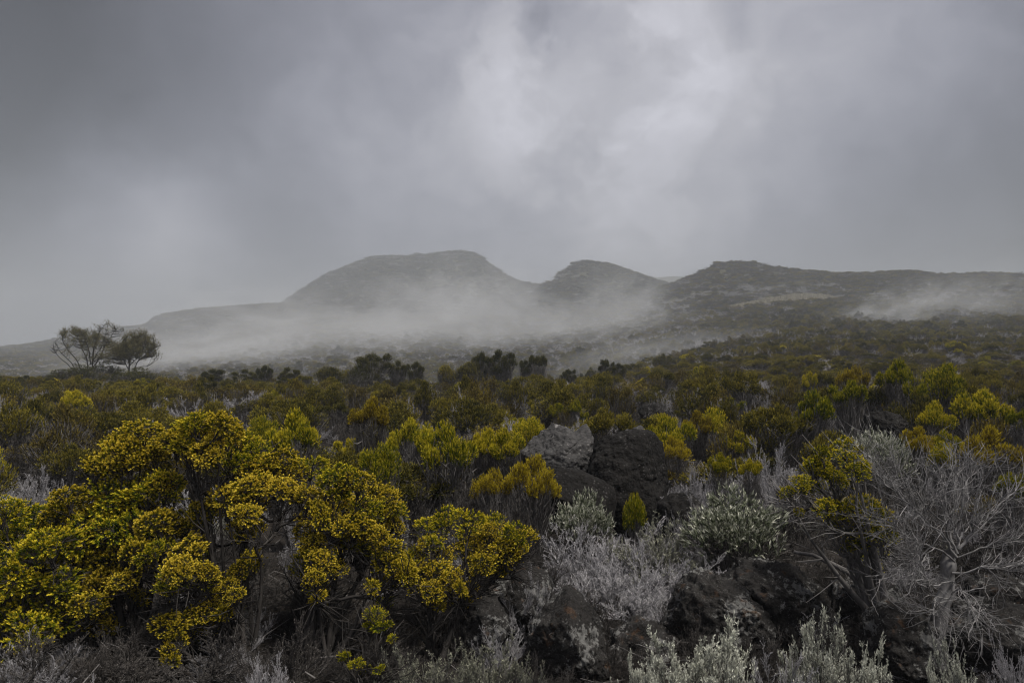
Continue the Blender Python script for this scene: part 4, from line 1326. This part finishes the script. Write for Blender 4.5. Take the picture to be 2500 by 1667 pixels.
def gravel(x, y):
    """bare dark patches in the heath, in plan"""
    u = 1250 + FPX * x / y
    return ((u > 2440) & (u < 2620) & (y > 15) & (y < 20)) | (((u - 1600) / 70) ** 2 + ((y - 20) / 5) ** 2 < 1) | (((u - 850) / 60) ** 2 + ((y - 17) / 3) ** 2 < 1)


def meadow(x, y):
    u = 1250 + FPX * x / y
    c = 285 + (u - 1765) * .06
    w = np.interp(u, [1750, 1790, 1880, 1960, 2030, 2060], [0, 5, 11, 13, 7, 0])
    return np.abs(y - c) < w


KINDS = [('bare', 3), ('olive', 4), ('rust', 3), ('fan', 2), ('grey', 3), ('brown', 2), ('yellow', 3), ('dark', 3)]
KID = {}
for k, n in KINDS:
    for q in range(n):
        KID[(k, q)] = len(KID)
KLIST = list(KID)


def choose_kinds(x, y, g):
    patch = fbm(x * .05 + 9, y * .05, 4.4, 3)
    patch2 = fbm(x * .012 - 5, y * .012 + 3, 1.1, 3)
    r = g.random(len(x)) * .9 + .16 * patch + .10 * patch2
    out = np.full(len(x), 'olive', dtype=object)
    out[(r > .27) & (r <= .42)] = 'rust'
    out[(r > .42) & (r <= .50)] = 'fan'
    out[(r > .50) & (r <= .72)] = 'brown'
    out[(r > .72)] = 'grey'
    out[(g.random(len(x)) < .035) & (y < 300)] = 'bare'
    out[(r < .03)] = 'dark'
    yl = (g.random(len(x)) < .02) & (y < 80)
    out[yl] = 'yellow'
    
    var = np.array([g.integers(0, dict(KINDS)[k]) for k in out])
    return out, var


# near field
x, y, s, g = scatter(9.0, 66, lambda d: .80 + .004 * d, seed=11)
z, _ = terrain(x, y)
ok = kept(x, y) & ~gravel(x, y) & ~((fbm(x * .22 + 31, y * .22, 3.3, 2) < -.52) & (g.random(len(x)) < .8))
u = 1250 + FPX * x / y
ok &= ~((u < 1350) & (u > -200) & (y < 8.5))
x, y, z, s, u = x[ok], y[ok], z[ok], s[ok], u[ok]
kd, vr = choose_kinds(x, y, g)
w = s * g.uniform(.65, 1.6, len(x)) 
w[kd == 'yellow'] *= .7
h = g.uniform(.45, 1.25, len(x)) * np.where(np.isin(kd, ['grey', 'brown', 'bare']), .75, 1.0)
h *= np.interp(y, [9, 20, 30, 40, 66], [.9, 1.25, 1.15, .78, .74])
inview = (u > -120) & (u < 2620)
order = np.argsort(-np.where(inview, w * h / y ** 2, 0))
N_IND = 290
ind = order[:N_IND]
rest = order[N_IND:]
WORD = {'bare': 'leafless pale', 'olive': 'olive green', 'rust': 'rust brown', 'fan': 'bare stemmed olive', 'grey': 'grey twiggy', 'brown': 'brown twiggy', 'yellow': 'yellow tipped', 'dark': 'dark green'}


LANDMARKS = [('tall white dead shrub', 48, 26), ('rust topped shrub', 255, 52), ('fallen white dead shrub', 232, 24), ('golden dome shrub', 330, 8.5),
             ('dead shrub above the dome', 360, 25), ('small white dead shrub', 445, 36), ('white dead shrub on the crest', 585, 40), ('round dark crest shrub', 650, 49),
             ('tallest golden shrub', 590, 9), ('grey dead shrub in the heath', 675, 28), ('paired dark crest shrub', 706, 47), ('flat topped yellow shrub', 730, 9.5),
             ('big tufted crest shrub', 905, 43), ('rock beside the log', 885, 17), ('orange yellow fan shrub', 905, 12), ('wide white dead shrub', 1110, 17), ('twin crowned crest shrub', 1170, 42),
             ('broad green dome', 1090, 11), ('flat topped crest shrub', 1313, 43), ('slim white dead shrub', 1250, 26), ('round green pair', 1388, 19), ('pale boulder', 1350, 11),
             ('dark boulder', 1540, 11), ('round headed pair', 1494, 45), ('bare patch', 1600, 20), ('spreading yellow green shrub', 1735, 14), ('dense green ball shrub', 1788, 20),
             ('ball headed green shrub', 1975, 13.5), ('pale dead shrub at the right', 2005, 24), ('orange crowned shrub', 2085, 19), ('tallest forked green shrub', 2205, 16), ('loose lime green shrub', 2290, 17),
             ('large domed shrub', 2390, 13.5), ('dark gravel', 2530, 17.5)]
ORD = ['nearest', 'second', 'third', 'fourth', 'fifth', 'sixth', 'seventh', 'eighth', 'ninth', 'tenth', 'eleventh', 'twelfth', 'thirteenth', 'fourteenth', 'fifteenth', 'sixteenth', 'seventeenth', 'eighteenth']
byplace = {}
for q in ind:
    best = min(((u[q] - lu) ** 2 / 120 ** 2 + (math.log(y[q] / ld) * 3) ** 2, nm, lu, ld) for nm, lu, ld in LANDMARKS)
    _, nm, lu, ld = best
    du, dl = (u[q] - lu) / 120, math.log(y[q] / ld) * 3
    rel = ('right of' if du > 0 else 'left of') if abs(du) > abs(dl) else ('behind' if dl > 0 else 'in front of')
    byplace.setdefault((WORD[kd[q]], rel, nm), []).append((best[0], q))
for (wd, rel, nm), lst in byplace.items():
    lst.sort()
    for k, (_, q) in enumerate(lst):
        lab = f'{wd} heath shrub just {rel} the {nm}' if len(lst) == 1 else f'{ORD[min(k, 17)]} {wd} heath shrub {rel} the {nm}'
        put(kd[q], 'heath_shrub', lab, 'shrub', (x[q], y[q], z[q] - .03), (w[q], w[q], h[q]) if kd[q] not in ('grey', 'brown') else (w[q] * .6, w[q] * .6, h[q]), None,
            f'low {wd} heath shrubs', int(vr[q]))

PX, PY, PZ, PS, PK = [x[rest]], [y[rest]], [z[rest] - .04], [np.stack([w[rest], w[rest], h[rest]], 1)], [np.array([KID[(kd[q], vr[q])] for q in rest])]

# slopes beyond
x, y, s, g = scatter(66, 1000, lambda d: .95 + .0062 * (d - 60), seed=12)
z, wh = terrain(x, y)
ok = ~hidden(x, y, z + 2.5) & ~meadow(x, y)
x, y, z, s = x[ok], y[ok], z[ok], s[ok]
ok = g.random(len(x)) < np.interp(fbm(x * .03, y * .03, 8.8, 3), [-.7, -.2, .5], [.55, .95, 1])
x, y, z, s = x[ok], y[ok], z[ok], s[ok]
kd, vr = choose_kinds(x, y, g)
far = (y > 330) & (kd == 'grey') & (g.random(len(x)) < .8)
kd[far], vr[far] = 'brown', 0
w = s * g.uniform(.9, 1.7, len(x))
h = np.interp(y, [66, 200, 400, 900], [1.1, 1.6, 1.8, 2.2]) * g.uniform(.45, 1.35, len(x))
tall = (g.random(len(x)) < .03) & (y < 330)
h[tall] *= 1.5
PX.append(x); PY.append(y); PZ.append(z - .1); PS.append(np.stack([w, w, h], 1)); PK.append(np.array([KID[(a, b)] for a, b in zip(kd, vr)]))
PX, PY, PZ, PS, PK = (np.concatenate(a) for a in (PX, PY, PZ, PS, PK))


def scatter_object(name, P, S, K, protos, label=None, seed=3):
    """one object whose geometry nodes stand the shared meshes on its points"""
    g = np.random.default_rng(seed)
    me = bpy.data.meshes.new(name)
    me.vertices.add(len(P))
    me.vertices.foreach_set('co', P.astype(np.float32).ravel())
    a = me.attributes.new('kind_id', 'INT', 'POINT')
    a.data.foreach_set('value', K.astype(np.int32))
    a = me.attributes.new('size', 'FLOAT_VECTOR', 'POINT')
    a.data.foreach_set('vector', S.astype(np.float32).ravel())
    a = me.attributes.new('turn', 'FLOAT_VECTOR', 'POINT')
    rot = np.stack([g.normal(0, .07, len(P)), g.normal(0, .07, len(P)), g.uniform(0, 6.28, len(P))], 1)
    a.data.foreach_set('vector', rot.astype(np.float32).ravel())
    o = link(name, me)
    o['kind'] = 'stuff'
    if label:
        o['label'] = label
    ng = bpy.data.node_groups.new(name, 'GeometryNodeTree')
    ng.interface.new_socket('Geometry', in_out='INPUT', socket_type='NodeSocketGeometry')
    ng.interface.new_socket('Geometry', in_out='OUTPUT', socket_type='NodeSocketGeometry')
    N, L = ng.nodes, ng.links
    gi, go = N.new('NodeGroupInput'), N.new('NodeGroupOutput')
    jn = N.new('GeometryNodeJoinGeometry')

    def attr(nm, ty):
        nd = N.new('GeometryNodeInputNamedAttribute')
        nd.data_type = ty
        nd.inputs['Name'].default_value = nm
        return next(s for s in nd.outputs if s.enabled and s.name == 'Attribute')
    ka, sa, ra = attr('kind_id', 'INT'), attr('size', 'FLOAT_VECTOR'), attr('turn', 'FLOAT_VECTOR')
    e2r = N.new('FunctionNodeEulerToRotation')
    L.new(ra, e2r.inputs[0])
    for k, objs in enumerate(protos):
        if not (K == k).any():
            continue
        cmpn = N.new('FunctionNodeCompare')
        cmpn.data_type = 'INT'
        cmpn.operation = 'EQUAL'
        ins = [s for s in cmpn.inputs if s.enabled]
        L.new(ka, ins[0])
        ins[1].default_value = k
        ip = N.new('GeometryNodeInstanceOnPoints')
        L.new(gi.outputs[0], ip.inputs['Points'])
        L.new(cmpn.outputs[0], ip.inputs['Selection'])
        j2 = N.new('GeometryNodeJoinGeometry')
        for ob in objs:
            oi = N.new('GeometryNodeObjectInfo')
            oi.transform_space = 'ORIGINAL'
            oi.inputs['Object'].default_value = ob
            L.new(oi.outputs['Geometry'], j2.inputs[0])
        L.new(j2.outputs[0], ip.inputs['Instance'])
        L.new(e2r.outputs[0], ip.inputs['Rotation'])
        L.new(sa, ip.inputs['Scale'])
        L.new(ip.outputs[0], jn.inputs[0])
    L.new(jn.outputs[0], go.inputs[0])
    md = o.modifiers.new('scatter', 'NODES')
    md.node_group = ng
    return o


def protos_of(kl):
    out = []
    for k, v in kl:
        p = PR[k][v]
        if p[3] is None:      # no individual of this one stands anywhere: use its sister
            p = next(q for q in PR[k] if q[3] is not None)
        out.append([ob for ob in (p[2], p[3]) if ob])
    return out


scatter_object('heath', np.stack([PX, PY, PZ], 1), PS, PK, protos_of(KLIST), 'low heath of olive, rust and grey shrubs covering the slopes')

# undergrowth of dry twigs between the near shrubs
x, y, s, g = scatter(3.6, 30, lambda d: .30 + .012 * d, seed=21)
z, _ = terrain(x, y)
kl = [('brown', 0), ('brown', 1), ('grey', 0), ('grey', 1), ('sage', 0)]
kk = g.choice(5, len(x), p=[.44, .44, .06, .04, .02])
sc = np.stack([g.uniform(.16, .34, len(x))] * 2 + [g.uniform(.14, .38, len(x))], 1)
scatter_object('undergrowth', np.stack([x, y, z - .03], 1), sc, kk, protos_of(kl), 'dry grey and brown twigs between the shrubs', 5)

# litter of pale sticks on the ground
def litter():
    g = np.random.default_rng(91)
    n = 3200
    d = 4 + 22 * g.random(n) ** 1.5
    x = (g.uniform(-150, 2650, n) - 1250) / FPX * d
    z = terrain(x, d)[0]
    c = np.stack([x, d, z + g.uniform(.0, .12, n)], 1)
    a = g.uniform(0, 6.28, n)
    L = g.uniform(.06, .35, n)[:, None]
    dv = np.stack([np.cos(a), np.sin(a), g.uniform(-.2, .5, n)], 1)
    mb = MB()
    tubes(mb, np.stack([c - dv * L / 2, c + g.normal(0, .02, (n, 3)), c + dv * L / 2], 1), np.array([[.0045, .004, .002]]) * g.uniform(.5, 1.5, (n, 1)), 3, 0, g.uniform(0, 1, n))
    o = link('twig_litter', mb.mesh('litter', [M['midbark']]))
    o['kind'] = 'stuff'


litter()

# dark gravel and stones in the bare patches
def stones():
    g = np.random.default_rng(92)
    x, y, s, _ = scatter(4, 24, lambda d: .16, seed=93)
    keep = (g.random(len(x)) < .05) | gravel(x, y)
    x, y = x[keep], y[keep]
    z = terrain(x, y)[0]
    V, F = ico(1)
    n = len(x)
    sc = g.uniform(.02, .085, (n, 1, 1)) * g.uniform(.6, 1.3, (n, 1, 3))
    P = V[None] * sc * (1 + g.normal(0, .12, (n, len(V), 1))) + np.stack([x, y, z], 1)[:, None]
    FF = (F[None] + (np.arange(n) * len(V))[:, None, None]).reshape(-1, 3)
    mb = MB()
    mb.add(P, FF)
    o = link('gravel', mb.mesh('gravel', [M['lava']]))
    o['kind'] = 'stuff'


stones()

# strip of dry grass far up the right slope
def far_grass():
    g = np.random.default_rng(94)
    n = 14000
    x = (g.uniform(1740, 2070, n) - 1250) / FPX * 290
    y = g.uniform(265, 325, n)
    k = meadow(x, y)
    x, y = x[k], y[k]
    z = terrain(x, y)[0]
    P = np.stack([x, y, z], 1)
    mb = MB()
    n = len(P)
    for q in range(3):
        D = unit(np.stack([g.normal(0, .35, n), g.normal(0, .35, n), np.ones(n)], 1))
        leaves(mb, P + g.normal(0, .15, (n, 3)) * np.array([1, 1, 0]), D, g.uniform(.4, .9, n), g.uniform(.18, .4, n), g, 0, g.uniform(0, 1, n))
    o = link('grass', mb.mesh('grass', [M['straw']]))
    o['kind'] = 'stuff'


far_grass()


# ------------------------------------------------------------------ haze and drifting mist
def haze_box(dens):
    m, t = new_mat('haze_air')
    v = t.n('ShaderNodeVolumePrincipled', {'Color': (.64, .67, .71, 1), 'Density': dens, 'Anisotropy': 0.0})
    t.n('ShaderNodeOutputMaterial', {'Volume': v.outputs[0]})
    zb, ztop, rr = float(gz.min()) - 1.5, float(gz.max()) + 12, 2130
    V = np.array([[a, b, c] for c in (zb, ztop) for b in (-rr, rr) for a in (-rr, rr)])
    F = np.array([[0, 2, 3, 1], [4, 5, 7, 6], [0, 1, 5, 4], [2, 6, 7, 3], [0, 4, 6, 2], [1, 3, 7, 5]])
    mb = MB()
    mb.add(V, F)
    o = link('haze', mb.mesh('haze', [m]))
    o['kind'] = 'stuff'


HAZE = 0.00100
haze_box(HAZE)


def mist(u, y, d, sx, sy, sz, dens, seed, nscale=2.2, cut=.42, rot=0.0, tilt=0.0, soft=.22):
    m, t = new_mat('mist_air')
    co = t.n('ShaderNodeTexCoord').outputs['Object']
    ln = t.vm('LENGTH', co)
    fall = t.rng(ln, 1.0, .2)
    sh = t.vm('MULTIPLY', t.vm('ADD', co, (seed * 3.1, seed * 1.7, seed * .9)), (1, 1, .8))
    nz = t.noise(sh, nscale, 6, .60, 1.7)
    f = t.m('MULTIPLY', t.rng(t.m('ADD', nz, t.m('MULTIPLY', t.m('SUBTRACT', fall, .5), .30)), cut, cut + soft), fall)
    v = t.n('ShaderNodeVolumePrincipled', {'Color': (.88, .89, .905, 1), 'Density': t.m('MULTIPLY', f, dens)})
    t.n('ShaderNodeOutputMaterial', {'Volume': v.outputs[0]})
    V, F = ICO[3]
    mb = MB()
    mb.add(V, F)
    o = link('mist', mb.mesh('mist', [m]))
    o.location = at(u, y, d)
    o.scale = (sx, sy, sz)
    o.rotation_euler = (0, tilt, rot)
    o['kind'] = 'stuff'
    return o


cy.volume_step_rate = 0.5
mist(880, 862, 300, 95, 150, 27, .012, 1, 2.4, .40)
mist(1030, 790, 330, 60, 110, 38, .0085, 2, 3.2, .46, tilt=R(-28))
mist(1230, 795, 280, 48, 100, 31, .0105, 3, 3.0, .45, tilt=R(12))
mist(1480, 800, 260, 44, 90, 28, .0105, 4, 3.0, .46, tilt=R(-20))
mist(540, 885, 270, 62, 120, 16, .014, 5, 2.4, .40)
mist(1620, 875, 150, 40, 40, 9, .014, 6, 2.6, .45, tilt=R(-8))
mist(2120, 815, 185, 36, 45, 14, .022, 7, 3.2, .47, tilt=R(-25))
mist(2300, 765, 220, 46, 50, 18, .012, 8, 3.2, .47, tilt=R(-20))
mist(620, 800, 430, 120, 120, 36, .0065, 9, 3.0, .44)
mist(960, 745, 640, 150, 130, 45, .0016, 10, 2.8, .42)
mist(1900, 740, 330, 60, 60, 16, .009, 11, 3.0, .47)
